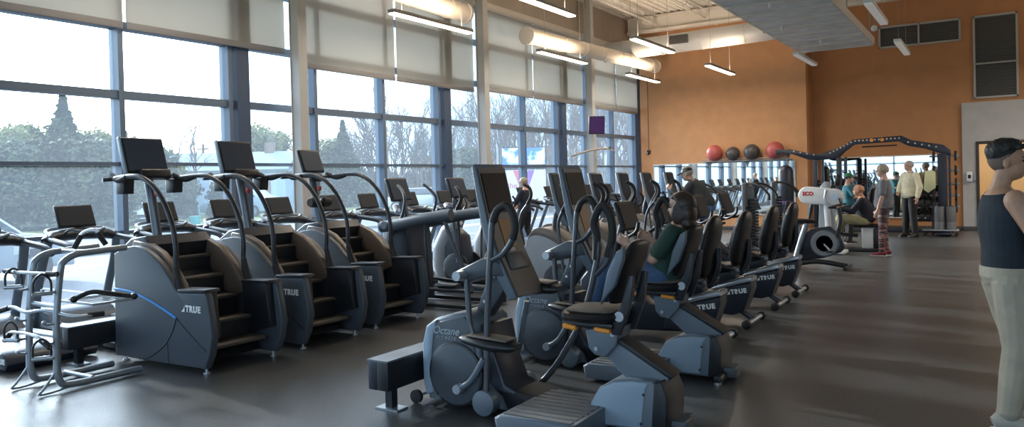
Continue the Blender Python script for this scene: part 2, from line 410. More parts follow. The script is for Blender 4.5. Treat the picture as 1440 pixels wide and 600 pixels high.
dt = duct_run('round_duct', 'large pale grey round duct crossing before the orange wall', (-9.1, 19.6, 5.05), (-3.6, 19.6, 5.14), .25, galv, 5)
for xx in (2.2, 4.6):
    MB().box((xx, -.27, .08), (.5, .06, .22), bev=.01).build('duct_grille', mat('dark grille', (.06, .06, .06), .6), dt)
# wide metal tray
t = thing('ceiling_tray', 'wide pale ribbed metal tray hanging under the ceiling at right', 'ceiling tray', (-3.1, 14.1, 4.47))
MB().box((0, 0, 0), (1.6, 10.4, .03)).build('tray_panel', mat('galvanized sheet', (.68, .70, .72), .5, metal=.1, noise_amt=.12, nscale=3), t)
for s in (-1, 1): MB().box((s*.8, 0, .06), (.05, 10.4, .16)).build('edge_rail', MATS['painted steel'], t)
for k in range(13): MB().box((0, -5.1+k*.85, -.03), (1.6, .05, .04)).build('cross_rib', MATS['painted steel'], t)
for yy in (-4.6, -1.5, 1.5, 4.6):
    for s in (-1, 1): MB().seg((s*.8, yy, .14), (s*.8, yy, CEIL-4.47), .012, n=6).build('hanger_rod', cable, t)
for k in range(4): MB().seg((-.35+.3*(k % 2), -3+2.2*k, -.04), (-.35+.3*(k % 2), -3+2.2*k, -.12), .03, n=10).build('sprinkler', white, t)
# bell lamps at the top right
for (px, z, lb) in ((-.95, 4.72, 'white bell shaped pendant lamp at top, left of the tall louver'), (-.15, 4.66, 'white bell shaped pendant lamp at the top right corner')):
    t = thing('bell_lamp', lb, 'ceiling light', (px, 16.0, z), 0, 'bell lamps at the top right')
    MB().lathe([(.16, 0), (.155, .02), (.13, .12), (.12, .28), (.05, .36), (.02, .38)], n=24).build('lamp_shade', mat('warm white enamel', (.8, .76, .68), .4), t)
    MB().seg((0, 0, .38), (0, 0, CEIL-z), .01, n=6).build('lamp_stem', cable, t)
# small camera dome hanging before louver
t = thing('dome_camera', 'small white dome camera hanging on a rod before the dark louver', 'camera', (-1.95, 16.5, 4.35))
MB().sph((0, 0, 0), .06).build('camera_dome', white, t); MB().seg((0, 0, 0), (0, 0, CEIL-4.35), .008, n=6).build('rod', cable, t)

# louvers high on the recessed wall
lv = mat('dark louver', (.07, .068, .065), .55); lf = mat('grey louver frame', (.42, .40, .37), .5)
def louver(label, x0, x1, z0, z1, splits):
    t = thing('wall_louver', label, 'louver', ((x0+x1)/2, CY2-.01, z0)); w, h = x1-x0, z1-z0
    MB().box((0, 0, h/2), (w-.04, .03, h-.04)).build('backing', lv, t)
    m = MB()
    for s in (-1, 1): m.box((s*(w/2-.02), -.03, h/2), (.05, .05, h))
    for q in (0.02, h-.02): m.box((0, -.03, q), (w, .05, .05))
    for ax, f in splits:
        if ax == 'v': m.box((-w/2+w*f, -.03, h/2), (.04, .05, h))
        else: m.box((0, -.03, h*f), (w, .05, .04))
    m.build('louver_frame', lf, t)
    m = MB(); z = .07
    while z < h-.05: m.box((0, -.018, z), (w-.08, .028, .012), (radians(35), 0, 0)); z += .06
    m.build('louver_blades', mat('charcoal blade', (.07, .07, .068), .5), t)
louver('dark wide louver with two panels high on the orange wall', -2.62, -.70, 4.88, 5.46, [('v', .5)])
louver('tall grey louver with two stacked panels above the grey partition', -.43, .53, 3.36, 5.46, [('h', .42)])

# mirrors
mir = mat('mirror glass', (.80, .86, .86), .02, metal=1.0)
def mirror(label, x0, x1, y, z0, z1, nseg):
    t = thing('wall_mirror', label, 'mirror', ((x0+x1)/2, y, z0)); w = x1-x0; h = z1-z0
    for k in range(nseg):
        MB().box((-w/2+w*(k+.5)/nseg, 0, h/2), (w/nseg-.008, .012, h)).build('mirror_panel', mir, t)
    m = MB(); m.box((0, -.008, h+.015), (w+.06, .03, .03)); m.box((0, -.008, -.015), (w+.06, .03, .03))
    for s in (-1, 1): m.box((s*(w/2+.015), -.008, h/2), (.03, .03, h))
    m.build('mirror_frame', mat('pale frame', (.66, .62, .56), .4), t)
mirror('long wall mirror on the forward orange wall below the exercise balls', -8.82, -4.72, CY1-.012, .45, 1.93, 3)
mirror('wide wall mirror behind the black rig', -4.08, -1.22, CY2-.012, .33, 1.96, 2)
# ball shelf and balls
t = thing('ball_shelf', 'slim grey wall shelf above mirror carrying the exercise balls', 'shelf', (-6.0, CY1-.16, 1.98))
MB().box((0, 0, 0), (2.5, .30, .02)).build('shelf_board', ltgrey, t)
MB().seg((-1.25, -.14, .05), (1.25, -.14, .05), .01, n=8).build('front_rail', silver, t)
for s in (-1.1, 0, 1.1): MB().prism([(.15, 0), (.15, -.2), (-.12, -.01)], s-.01, s+.01, plane='yz').build('bracket', ltgrey, t)
def ball(label, x, r, m):
    t = thing('exercise_ball', label, 'exercise ball', (x, CY1-.24-r*.2, 1.985), 0, 'exercise balls on the shelf')
    bm_ = MB(); bm_.sph((0, 0, r), r, 32); bm_.build('ball_skin', m, t)
    q = MB()
    for a in (-.5, -.25, 0, .25, .5):
        rr = r*cos(a*1.2)+.001; q.tube([(cos(u)*rr, sin(u)*rr, r+r*sin(a*1.2)) for u in [2*pi*k/28 for k in range(28)]], .003, 5, False, closed=True)
    q.build('ridges', m, t); MB().lathe([(.012, 0), (.012, .006)], (r*.6, -r*.8, r), 'y', 10).build('plug', rubber, t)
redb = mat('dusty red vinyl', (.46, .10, .09), .4); gryb = mat('dark grey vinyl', (.075, .07, .068), .35)
ball('dusty red exercise ball, leftmost on the shelf', -6.86, .235, redb); ball('smaller dark grey exercise ball beside the left red one', -6.33, .20, gryb)
ball('larger dark grey exercise ball in the middle of the shelf', -5.80, .225, gryb); ball('dusty red exercise ball, rightmost, behind the rig arm', -5.16, .245, redb)
# things on the walls
t = thing('wall_sensor', 'small dark sensor at the end of a conduit on orange wall', 'sensor', (-8.98, CY1-.04, 2.35))
MB().box((0, 0, 0), (.10, .08, .12), bev=.01).build('sensor_box', black, t); MB().sph((0, -.03, -.05), .04).build('sensor_eye', black, t)
MB().seg((0, .02, .06), (0, .02, 2.3), .014, n=8).build('conduit', mat('brown conduit', (.22, .12, .07), .5), t)
t = thing('soap_dispenser', 'white hand sanitizer dispenser on the grey partition', 'dispenser', (-.56, GY-.12, 1.22))
MB().box((0, 0, .15), (.14, .1, .26), bev=.025).build('dispenser_body', white, t); MB().box((0, -.05, .16), (.07, .012, .09), bev=.004).build('dark_window', black, t); MB().box((.11, .03, .15), (.07, .01, .18)).build('backplate', ltgrey, t)
t = thing('wall_television', 'small dark television tilted on the third column', 'television', (-8.66, 18.0, 2.95), radians(-50))
MB().box((0, 0, 0), (.05, .42, .46), (0, radians(8), 0), .01).build('screen_housing', black, t); MB().box((.032, 0, 0), (.004, .38, .42), (0, radians(8), 0)).build('screen', mat('purple dim screen', (.06, .03, .11), .2, emit=(.16, .06, .30), es=.05), t)
MB().seg((-.03, 0, 0), (-.20, .18, .05), .02, n=8).build('bracket', black, t)
t = thing('bracket_arm', 'thin pale bracket arm reaching out from the third column', 'bracket', (-8.8, 18.1, 2.28))
m = MB(); m.tube([(-.2, -.9, -.12), (0, -.4, .0), (.05, .1, .06), (.1, .7, .10)], .025, 8); m.seg((.05, .1, .06), (0.05, .1, .16), .02); m.seg((.1, .5, .09), (.25, .7, .02), .015); m.build('arm', mat('tan arm', (.42, .36, .30), .5), t)
MB().box((.1, .7, .1), (.08, .12, .06), bev=.01).build('arm_head', darkmet, t)

# ---------------------------------------------------------------- stair climbers
def climber(console='wide'):
    t = thing('stair_climber', '', 'stair climber')
    out = [(-.69, .04), (-.66, 1.00), (-.50, 1.06), (-.33, 1.08), (-.20, 1.06), (-.06, 1.0), (.06, .92), (.17, .81), (.26, .70), (.30, .685), (.655, .70), (.675, .66), (.71, .50), (.735, .34), (.70, .18), (.63, .05)]
    for s in (-1, 1):
        y0, y1 = sorted((s*.34, s*.415))
        p = MB().prism(out, y0, y1, .012).build('side_panel', char, t)
        # moulded creases and blue light strip
        g = MB(); ys = s*.417
        g.tube([(.26, ys, .46), (.20, ys, .34), (.07, ys, .2), (-.15, ys, .08), (-.3, ys, .05)], .006, 6); g.tube([(.26, ys, .46), (.45, ys, .33), (.66, ys, .2)], .005, 6)
        g.seg((.12, ys, .24), (.13, ys, .05), .003, n=5); g.build('panel_crease', black, p)
        MB().tube([(-.66, ys, .67), (-.4, ys, .655), (-.15, ys, .60), (.1, ys, .52), (.26, ys, .46)], .011, 8).build('light_strip', blue, p)
        MB().prism([(.28, .69), (.665, .70), (.66, .725), (.29, .715)], s*.30-.05, s*.30+.11 if s > 0 else s*.30+.05, .006).build('step_ledge', black, t) if s > 0 else MB().prism([(.28, .69), (.665, .70), (.66, .725), (.29, .715)], -.42, -.26, .006).build('step_ledge', black, t)
        MB().prism([(-.55, .95), (-.45, 1.12), (-.25, 1.10), (-.05, 1.02), (.1, .90), (.24, .74), (.30, .60), (.1, .55), (-.3, .8)], *sorted((s*.27, s*.345)), .01).build('side_fairing', brownp, t)
        MB().prism([(.29, .2), (.29, .70), (.62, .70), (.66, .3)], *sorted((s*.26, s*.35)), .008).build('rear_post', black, t)
        true_logo(p, .50, -.4185, .55, .075) if s < 0 else None
    MB().prism([(-.66, .06), (-.64, .98), (-.4, 1.1), (-.22, 1.08), (-.26, .9), (.05, .55), (.5, .08)], -.28, .28, .01).build('stair_core', black, t)
    for k in range(5):
        x = .50-.19*k; z = .20+.185*k
        m = MB(); m.box((x-.02, 0, z), (.24, .54, .03), bev=.008); q = m.build('step', tread, t)
        MB().box((x-.12, 0, z+.09), (.02, .54, .17)).build('riser', black, q)
    MB().prism([(-.72, .90), (-.70, 1.04), (-.52, 1.14), (-.30, 1.16), (-.22, 1.08), (-.3, .95)], -.33, .33, .02).build('front_cowl', navy, t)
    MB().tube([(-.60, 0, 1.08), (-.66, 0, 1.4), (-.74, 0, 1.72)], .040, 12, flat=1.3).build('mast', darkmet, t)
    MB().box((-.60, 0, 1.55), (.05, .035, .06), bev=.01).build('stop_key', mat('red knob', (.45, .05, .04), .4), t)
    if console == 'wide':
        c = MB().box((-.74, -.03, 1.92), (.045, .44, .36), (0, radians(-16), 0), .015).build('console', black, t)
        MB().box((-.714, -.03, 1.925), (.006, .40, .31), (0, radians(-16), 0)).build('screen', screen, c)
        MB().box((-.745, -.252, 1.92), (.05, .018, .37), (0, radians(-16), 0), .006).build('console_edge', bluegrey, c)
        MB().box((-.66, .02, 1.735), (.10, .32, .09), (0, radians(-16), 0), .02).build('control_pod', black, t)
    else:
        c = MB().box((-.74, 0, 1.88), (.045, .34, .30), (0, radians(-22), 0), .015).build('console', black, t)
        MB().box((-.712, 0, 1.885), (.006, .30, .25), (0, radians(-22), 0)).build('screen', screen, c)
        MB().box((-.66, 0, 1.68), (.09, .16, .1), bev=.02).build('control_pod', black, t)
        m = MB(); m.lathe([(.05, -.16), (.06, -.13), (.06, -.05), (.025, -.03), (.025, .03), (.06, .05), (.06, .13), (.05, .16)], (-.6, 0, 1.38), 'y', 16); m.build('cup_holders', rubber, t)
    MB().tube([(-.80, -.42, 1.69), (-.76, -.2, 1.70), (-.74, 0, 1.70), (-.76, .2, 1.70), (-.80, .42, 1.69)], .021, 10).build('front_handlebar', darkmet, t)
    if console == 'wide':
        for s in (-1, 1): MB().prism([(-.06, 0), (.06, 0), (.075, .14), (-.075, .14)], s*.26-.055, s*.26+.055, .012).build('cup_holder', black, t).location = (-.70, 0, 1.55)
    for s in (-1, 1):
        y = s*.36
        h = MB().tube([(-.72, y*.95, 1.70), (-.45, y, 1.715), (-.28, y, 1.70), (-.10, y, 1.62), (.06, y, 1.46), (.17, y, 1.25), (.205, y, 1.05), (.20, y, .90), (.26, y, .72)], .023, 12).build('handrail', blackm, t)
        MB().tube([(-.80, y*.9, 1.73), (-.66, y*.97, 1.68), (-.5, y, 1.71)], .027, 10).build('grip', rubber, h)
        MB().tube([(.20, y, .90), (.225, y, .80), (.265, y, .70)], lambda f: .026+.012*f, 10).build('rail_foot', rubber, h)
    for sx in (-.6, .58):
        for sy in (-.36, .36): MB().lathe([(.03, 0), (.03, .012), (.012, .014), (.012, .06)], (sx, sy, 0), 'z', 12).build('levelling_foot', silver, t)
    return t
c0 = climber('wide'); c1 = climber('pole')
cg = 'stair climbers facing the windows'
place(c0, (-6.33, 4.535, 0), 0, 'stair climber nearest the camera, beside the silver accessory rack', True, cg)
place(c0, (-6.33, 5.62, 0), 0, 'middle stair climber with a wide console, between the other two', group=cg)
place(c1, (-6.38, 6.72, 0), 0, 'farthest stair climber, with a small console on a dark pole', True, cg)

# ---------------------------------------------------------------- treadmills
def treadmill():
    t = thing('treadmill', '', 'treadmill')
    MB().prism([(-.95, .06), (-.95, .14), (.72, .14), (.78, .10), (.78, .05)], -.37, .37, .01).build('deck', char, t)
    MB().box((-.05, 0, .147), (1.5, .52, .012)).build('running_belt', belt, t)
    for s in (-1, 1):
        MB().prism([(-.62, .12), (-.6, .175), (.68, .175), (.76, .15), (.8, .08), (.78, .05), (.6, .06), (.55, .10)], *sorted((s*.28, s*.40)), .012).build('side_rail', ltgrey, t)
    e_ = MB().prism([(.60, .03), (.60, .17), (.76, .17), (.83, .13), (.86, .08), (.82, .02)], -.41, .41, .015).build('rear_cap', navy, t)
    true_logo(e_, .74, -.4125, .10, .06)
    MB().prism([(-.98, .05), (-.98, .18), (-.9, .28), (-.7, .31), (-.52, .26), (-.42, .16), (-.42, .12)], -.38, .38, .02).build('motor_hood', slate, t)
    for s in (-1, 1):
        MB().tube([(-.74, s*.39, .10), (-.66, s*.40, .45), (-.52, s*.40, .80), (-.42, s*.38, 1.05)], .05, 12, flat=.7).build('upright', slate, t)
        MB().tube([(-.50, s*.36, 1.08), (-.3, s*.37, 1.06), (0, s*.38, 1.02), (.12, s*.38, .96)], .032, 10).build('handrail', black, t)
    d = MB(); d.loft([((-.44, -.40, 1.06), .05, .04), ((-.50, -.3, 1.10), .10, .06), ((-.54, 0, 1.12), .13, .07), ((-.50, .3, 1.10), .10, .06), ((-.44, .40, 1.06), .05, .04)], side=(1, 0, 0)); d.build('console_tray', black, t)
    MB().tube([(-.40, -.36, 1.11), (-.60, -.30, 1.17), (-.66, 0, 1.19), (-.60, .30, 1.17), (-.40, .36, 1.11)], .018, 8).build('tray_trim', ltgrey, t)
    c = MB().box((-.58, 0, 1.31), (.035, .42, .26), (0, radians(-22), 0), .01).build('console', black, t)
    MB().box((-.558, 0, 1.315), (.006, .385, .225), (0, radians(-22), 0)).build('screen', screent, c)
    MB().tube([(-.42, -.20, 1.13), (-.34, -.19, 1.17), (-.28, -.1, 1.15), (-.26, 0, 1.14), (-.28, .1, 1.15), (-.34, .19, 1.17), (-.42, .20, 1.13)], .016, 8).build('front_bar', darkmet, t)
    for sy in (-.3, .3): MB().lathe([(.035, -.02), (.035, .02)], (-.9, sy, .035), 'y', 12).build('wheel', rubber, t)
    return t
tm = treadmill()
tml = ['treadmill at the left edge of the frame behind the accessory rack', 'treadmill seen between the accessory rack and the nearest stair climber', 'treadmill behind the nearest stair climber', 'treadmill with its screen showing just left of the middle climber console',
       'treadmill with screen beside the first cream column', 'treadmill behind the farthest stair climber', 'treadmill just left of the first elliptical console', 'treadmill behind the first suspension elliptical',
       'treadmill behind the second console past the climbers', 'treadmill behind the large near touch screen, left one', 'treadmill behind the large near touch screen, right one', 'treadmill carrying the grey-haired walker in dark clothes', 'first treadmill past the walker in dark clothes',
       'treadmill behind the tall console of the farther seated elliptical', 'treadmill before the third column', 'farthest treadmill, before the corner windows']
tms = [3.75, 4.75, 5.80, 6.75, 7.68, 8.72, 9.55, 10.6, 11.65, 12.5, 13.38, 14.5, 15.7, 16.7, 17.7, 18.9]
for i, (y, lb) in enumerate(zip(tms, tml)): place(tm, (-8.22, y, 0), 0, lb, i == 0, 'treadmills facing the windows')

# ---------------------------------------------------------------- seated ellipticals (near pair)
def octane():
    t = thing('seated_elliptical', '', 'elliptical')
    # front housing
    o1 = [(-.90, .04), (-.935, .16), (-.93, .44), (-.89, .58), (-.82, .625), (-.70, .66), (-.55, .685), (-.47, .62), (-.44, .36), (-.40, .20), (-.30, .12), (-.26, .04)]
    h = MB().prism(o1, -.21, .21, .03).build('front_housing', slate, t)
    MB().prism([(-.50, .60), (-.40, .60), (-.36, .40), (-.28, .20), (-.10, .13), (-.08, .03), (-.5, .03)], -.16, .16, .02).build('inner_cover', navy, t)
    MB().prism([(-.90, .08), (-.925, .16), (-.925, .44), (-.885, .57), (-.80, .615), (-.83, .50), (-.86, .30), (-.84, .1)], -.232, .232, .012).build('housing_edge', bluegrey, h)
    MB().prism([(-.86, .52), (-.80, .60), (-.56, .655), (-.50, .58), (-.47, .36), (-.43, .12), (-.82, .08), (-.87, .3)], -.222, .222, .008).build('housing_face', char, h)
    for s in (-1, 1):
        d = MB().lathe([(0.001, s*.25), (.10, s*.252), (.12, s*.243), (.195, s*.245), (.215, s*.235), (.22, s*.20)], (-.64, 0, .25), 'y', 40).build('crank_disc', char, t)
        MB().lathe([(.221, s*.205), (.226, s*.232), (.218, s*.238)], (-.64, 0, .25), 'y', 40).build('disc_rim', black, d)
    text('logo', 'Octane', .076, (-.72, -.224, .545), RY, logo_g, h, shear=.3)
    text('logo_line', 'F I T N E S S', .032, (-.72, -.224, .495), RY, logo_g, h, shear=.3)
    m = MB()
    MB().prism([(-.45, .02), (-.45, .12), (-.30, .18), (.1, .14), (.1, .02)], -.16, .16, .02).build('base_boot', rubber, t)
    for s in (-1, 1): MB().lathe([(.055, s*.20), (.085, s*.21), (.085, s*.30), (.07, s*.31), (0.001, s*.312)], (-.37, 0, .10), 'y', 24).build('pivot_hub', slate, t)
    MB().box((.30, 0, .06), (1.3, .14, .08), bev=.01).build('base_beam', char, t)
    p = MB().prism([(-.08, .02), (-.10, .12), (-.05, .15), (.46, .15), (.46, .02)], -.58, .10, .02).build('step_platform', slate, t)
    m = MB()
    for k in range(9): m.box((.2, -.54+k*.07, .152), (.46, .045, .006))
    m.build('step_tread', mat('grey ribbed rubber', (.11, .115, .12), .6), p)
    # mast and tall console
    MB().prism([(-.60, .62), (-.50, .60), (-.24, .95), (-.30, 1.12), (-.40, 1.05)], -.055, .055, .012).build('mast', darkmet, t)
    for k in range(3): MB().lathe([(.012, -.06), (.012, -.056)], (-.50+.045*k, 0, .74+.09*k), 'y', 10).build('mast_bolt', chrome, t)
    c = MB().prism([(-.495, 1.68), (-.475, 1.70), (-.455, 1.67), (-.375, 1.32), (-.305, 1.10), (-.155, .80), (-.22, .78), (-.35, 1.0), (-.43, 1.3)], -.185, .185, .012).build('console', slate, t)
    c['label'] = 'tall leaning slate console'
    sf = MB(); sf.prism([(-.456, 1.665), (-.376, 1.32), (-.306, 1.10), (-.157, .805), (-.148, .81), (-.296, 1.105), (-.366, 1.325), (-.446, 1.67)], -.170, .170).build('console_face', black, c)
    MB().box((-.404, 0, 1.50), (.006, .30, .28), (0, radians(-13), 0)).build('screen', screenb, c)
    MB().box((-.330, 0, 1.22), (.005, .13, .20), (0, radians(-17), 0)).build('amber_card', amber, c)
    MB().box((-.255, 0, 1.03), (.02, .22, .12), (0, radians(-26), 0), .008).build('keypad', char, c)
    # near arm (upright) with hooked handle, far arm swept to the seat
    y = -.27
    a = MB().tube([(-.36, y, .08), (-.345, y, .45), (-.32, y, .85), (-.29, y, 1.15), (-.275, y, 1.30), (-.23, y, 1.39), (-.16, y, 1.42), (-.11, y, 1.36), (-.10, y, 1.27), (-.13, y, 1.18), (-.20, y, 1.10), (-.28, y, 1.06)], .021, 12).build('swing_arm', darkmet, t)
    MB().tube([(-.27, y, 1.31), (-.23, y, 1.39), (-.16, y, 1.42), (-.11, y, 1.36), (-.10, y, 1.27), (-.12, y, 1.20)], .026, 12).build('grip', rubber, a)
    y = .30
    a = MB().tube([(-.44, y, .05), (-.3, y, .09), (-.18, y, .20), (-.06, y, .36), (.06, y, .56), (.14, y, .76), (.18, y, .90), (.22, y, 1.10), (.19, y, 1.28), (.25, y, 1.39), (.31, y, 1.34), (.33, y, 1.20), (.29, y, 1.02), (.20, y, .92)], .023, 12).build('swing_arm', darkmet, t)
    MB().tube([(.20, y, 1.02), (.21, y, 1.18), (.19, y, 1.28), (.25, y, 1.39), (.31, y, 1.34), (.33, y, 1.20), (.29, y, 1.04)], .028, 12).build('grip', rubber, a)
    # pedals on bent link arms
    for s, px, pz, tilt in ((-1, -.32, .50, 8), (1, -.27, .82, 2)):
        y = s*.25
        pp = MB().loft([((px-.23, y, pz+.02), .05, .02), ((px-.18, y, pz+.02), .085, .04), ((px, y, pz-.005), .095, .045), ((px+.15, y, pz-.01), .085, .04), ((px+.21, y, pz-.01), .05, .02)], side=(0, 1, 0)).build('pedal', black, t)
        MB().box((px, y, pz+.042), (.32, .14, .012), (0, radians(3), 0), bev=.004).build('pedal_pad', padtop, pp)
        MB().tube([(px-.19, y, pz+.42), (px-.18, y, pz+.25), (px-.16, y, pz+.08), (px-.06, y, pz-.03), (px+.05, y, pz-.04)], .020, 10).build('pedal_arm', darkmet, t)
        MB().seg((px-.25, y-.05*s, pz+.44), (px-.25, y+.04*s, pz+.44), .034).build('pivot_cap', silver, t)
    for s in (-1, 1):
        q = MB().tube([(-.58, s*.285, .17+.0*s), (-.47, s*.285, .24), (-.36, s*.285, .40 if s < 0 else .7)], .021, 10).build('crank_link', slate, t)
        MB().lathe([(.032, s*.25), (.032, s*.31)], (-.58, 0, .17), 'y', 16).build('crank_pin', ltgrey, q)
    MB().prism([(-.66, .90), (-.65, .96), (-.42, 1.06), (-.28, 1.04), (-.24, .94), (-.42, .93), (-.55, .88)], -.19, .19, .015).build('linkage_cover', char, t)
    # rear support
    r = MB().prism([(.33, .03), (.355, .17), (.42, .27), (.52, .325), (.64, .345), (.78, .345), (.80, .30), (.79, .03)], -.15, .15, .014).build('rear_housing', slate, t)
    MB().prism([(.34, .04), (.365, .17), (.42, .26), (.52, .31), (.64, .33), (.75, .33), (.73, .29), (.70, .05)], -.160, .160, .008).build('rear_side_cover', bluegrey, r)
    MB().prism([(.76, .02), (.78, .33), (.83, .35), (.87, .25), (.86, .06)], -.155, .155, .01).build('rear_back_cover', black, t)
    for zz, xx in ((.26, .72), (.08, .70)): MB().lathe([(.009, -.163), (.009, -.159)], (xx, 0, zz), 'y', 8).build('screw', black, r)
    MB().prism([(.44, .44), (.50, .55), (.86, .36), (.80, .28), (.62, .28)], -.075, .075, .01).build('support_beam', slate, t)
    MB().prism([(.50, .552), (.52, .575), (.88, .37), (.86, .35)], -.08, .08, .004).build('beam_cover', black, t)
    MB().prism([(.31, .62), (.33, .50), (.37, .46), (.44, .45), (.52, .53), (.545, .64)], -.11, .11, .01).build('seat_carriage', slate, t)
    for xx, zz in ((.385, .50), (.50, .60)): MB().lathe([(.014, -.116), (.014, -.11)], (xx, 0, zz), 'y', 12).build('bolt', silver, t)
    MB().box((.22, -.14, .635), (.10, .05, .035), (0, radians(8), 0), .012).build('seat_lever', orange, t)
    MB().box((.45, -.14, .63), (.11, .05, .028), (0, radians(5), 0), .01).build('seat_lever', orange, t)
    s_ = MB().loft([((.14, 0, .70), .12, .03), ((.20, 0, .70), .19, .045), ((.36, 0, .70), .22, .05), ((.50, 0, .71), .21, .045), ((.54, 0, .72), .15, .03)], side=(0, 1, 0)).build('seat', vinyl, t)
    MB().loft([((.17, 0, .735), .10, .012), ((.22, 0, .74), .155, .022), ((.36, 0, .742), .18, .026), ((.49, 0, .745), .17, .022), ((.52, 0, .745), .12, .012)], side=(0, 1, 0)).build('seat_pad', padtop, s_)
    MB().box((.34, 0, .655), (.36, .30, .04), bev=.012).build('seat_pan', black, t)
    b = MB().loft([((.50, 0, .80), .13, .035), ((.52, 0, .86), .19, .05), ((.56, 0, .98), .20, .055), ((.62, 0, 1.11), .17, .05), ((.655, 0, 1.17), .13, .035), ((.665, 0, 1.185), .08, .02), ((.668, 0, 1.19), .02, .006)], side=(0, 1, 0)).build('backrest', vinyl, t)
    MB().prism([(.50, .84), (.47, .80), (.52, 1.0), (.585, 1.13), (.635, 1.16), (.63, 1.08), (.57, .92)], -.215, -.17, .01).build('side_shell', slate, b)
    MB().prism([(.50, .84), (.47, .80), (.52, 1.0), (.585, 1.13), (.635, 1.16), (.63, 1.08), (.57, .92)], .17, .215, .01).build('side_shell', slate, b)
    m = MB()
    for s in (-1, 1): m.prism([(.50, .60), (.56, .60), (.63, .78), (.66, .98), (.62, .98), (.57, .80), (.51, .70)], *sorted((s*.09, s*.125)), .006)
    m.build('back_bracket', blackm, t)
    for s in (-1, 1): MB().lathe([(.032, s*.125), (.032, s*.14)], (.56, 0, .72), 'y', 16).build('bracket_bolt', silver, t)
    MB().tube([(.52, -.24, .74), (.40, -.26, .80), (.25, -.26, .86), (.16, -.26, .92)], .018, 8).build('side_handle', black, t) if False else None
    # wheels
    for s in (-1, 1): MB().lathe([(.015, s*.20), (.048, s*.205), (.048, s*.235), (.015, s*.24)], (-1.0, 0, .05), 'y', 20).build('wheel', rubber, t)
    MB().seg((-1.0, -.22, .05), (-1.0, .22, .05), .012).build('axle', silver, t); MB().prism([(-1.02, .04), (-.98, .10), (-.88, .12), (-.88, .06)], -.09, .09, .006).build('front_bracket', silver, t)
    MB().box((.86, 0, .04), (.06, .50, .05), bev=.012).build('rear_stabilizer', black, t)
    for s in (-1, 1): MB().lathe([(.028, 0), (.028, .02), (.01, .02), (.01, .05)], (.86, s*.22, 0), 'z', 12).build('levelling_foot', silver, t)
    return t
oc = octane()
place(oc, (-2.55, 4.52, 0), 0, 'empty seated elliptical with orange seat levers, nearest the camera', True, 'near seated ellipticals')
place(oc, (-2.66, 5.95, 0), 0, 'seated elliptical carrying the woman in the green top', group='near seated ellipticals')

# ---------------------------------------------------------------- recumbent bikes
def recumbent():
    t = thing('recumbent_bike', '', 'exercise bike')
    MB().prism([(-.95, .10), (-.95, .55), (-.82, .70), (-.60, .70), (-.42, .52), (-.2, .34), (.12, .34), (.49, .445), (.50, .385), (.41, .14), (.2, .10), (-.3, .08)], -.10, .10, .02).build('frame_shroud', navy, t)
    k_ = MB().prism([(-.05, .12), (-.02, .33), (.12, .36), (.50, .455), (.505, .385), (.42, .14), (.3, .10)], -.12, .12, .015).build('rear_shroud', navy, t)
    true_logo(k_, .375, -.123, .355, .062, tilt=radians(9))
    MB().prism([(.08, .375), (.10, .355), (.51, .465), (.51, .50), (.48, .51)], -.115, .115, .006).build('seat_rail', silver, t)
    MB().prism([(.10, .39), (.12, .38), (.50, .48), (.50, .515)], -.07, .07, .004).build('rail_cover', slate, t)
    MB().box((.20, 0, .50), (.26, .16, .10), (0, radians(-14), 0), .015).build('seat_carriage', black, t)
    MB().loft([((-.02, 0, .585), .12, .03), ((.04, 0, .59), .20, .045), ((.20, 0, .60), .22, .05), ((.34, 0, .61), .20, .04), ((.38, 0, .62), .14, .03)], side=(0, 1, 0)).build('seat', vinyl, t)
    b = MB().loft([((.33, 0, .63), .12, .05), ((.34, 0, .70), .20, .08), ((.36, 0, .86), .22, .085), ((.40, 0, 1.02), .205, .08), ((.43, 0, 1.12), .165, .065), ((.445, 0, 1.18), .11, .04), ((.448, 0, 1.195), .07, .025), ((.45, 0, 1.203), .02, .006)], side=(0, 1, 0)).build('backrest', vinyl, t)
    MB().tube([(.38, 0, .55), (.45, 0, .7), (.46, 0, .9)], .03, 10).build('back_post', blackm, t)
    for s in (-1, 1):
        MB().tube([(.36, s*.12, .58), (.34, s*.24, .60), (.22, s*.28, .66), (.10, s*.28, .72), (.0, s*.28, .74)], .016, 8).build('side_handle', blackm, t)
        MB().lathe([(.035, s*.16), (.045, s*.17), (.045, s*.20), (.02, s*.21)], (.36, 0, .58), 'y', 16).build('adjust_knob', darkmet, t)
    MB().tube([(-.62, 0, .60), (-.58, 0, .85), (-.50, 0, 1.12)], .04, 12).build('mast', blackm, t)
    c = MB().box((-.46, 0, 1.20), (.05, .40, .30), (0, radians(-18), 0), .02).build('console', black, t)
    MB().box((-.431, 0, 1.205), (.006, .35, .24), (0, radians(-18), 0)).build('screen', screenb, c)
    MB().tube([(-.5, -.05, 1.02), (-.38, -.20, 1.0), (-.26, -.24, 1.06), (-.24, -.22, 1.15)], .018, 8).build('front_handle', blackm, t); MB().tube([(-.5, .05, 1.02), (-.38, .20, 1.0), (-.26, .24, 1.06), (-.24, .22, 1.15)], .018, 8).build('front_handle', blackm, t)
    for s in (-1, 1):
        MB().lathe([(.001, s*.125), (.15, s*.125), (.16, s*.10)], (-.62, 0, .38), 'y', 28).build('crank_disc', char, t)
        MB().seg((-.62, s*.14, .38), (-.62+s*.12, s*.14, .38-s*.11), .014).build('crank_arm', silver, t); MB().box((-.62+s*.12, s*.20, .38-s*.11), (.09, .10, .03), bev=.008).build('pedal', black, t)
    for x in (-.85, .50):
        q = MB().tube([(x, -.30, .045), (x, .30, .045)], .026, 10, False).build('stabilizer', silver if x > 0 else blackm, t)
        for s in (-1, 1): MB().lathe([(.02, s*.26), (.045, s*.27), (.045, s*.33), (.03, s*.34)], (x, 0, .045), 'y', 16).build('stabilizer_end', rubber, q)
    MB().seg((.50, 0, .045), (.36, 0, .14), .03).build('rear_strut', darkmet, t)
    return t
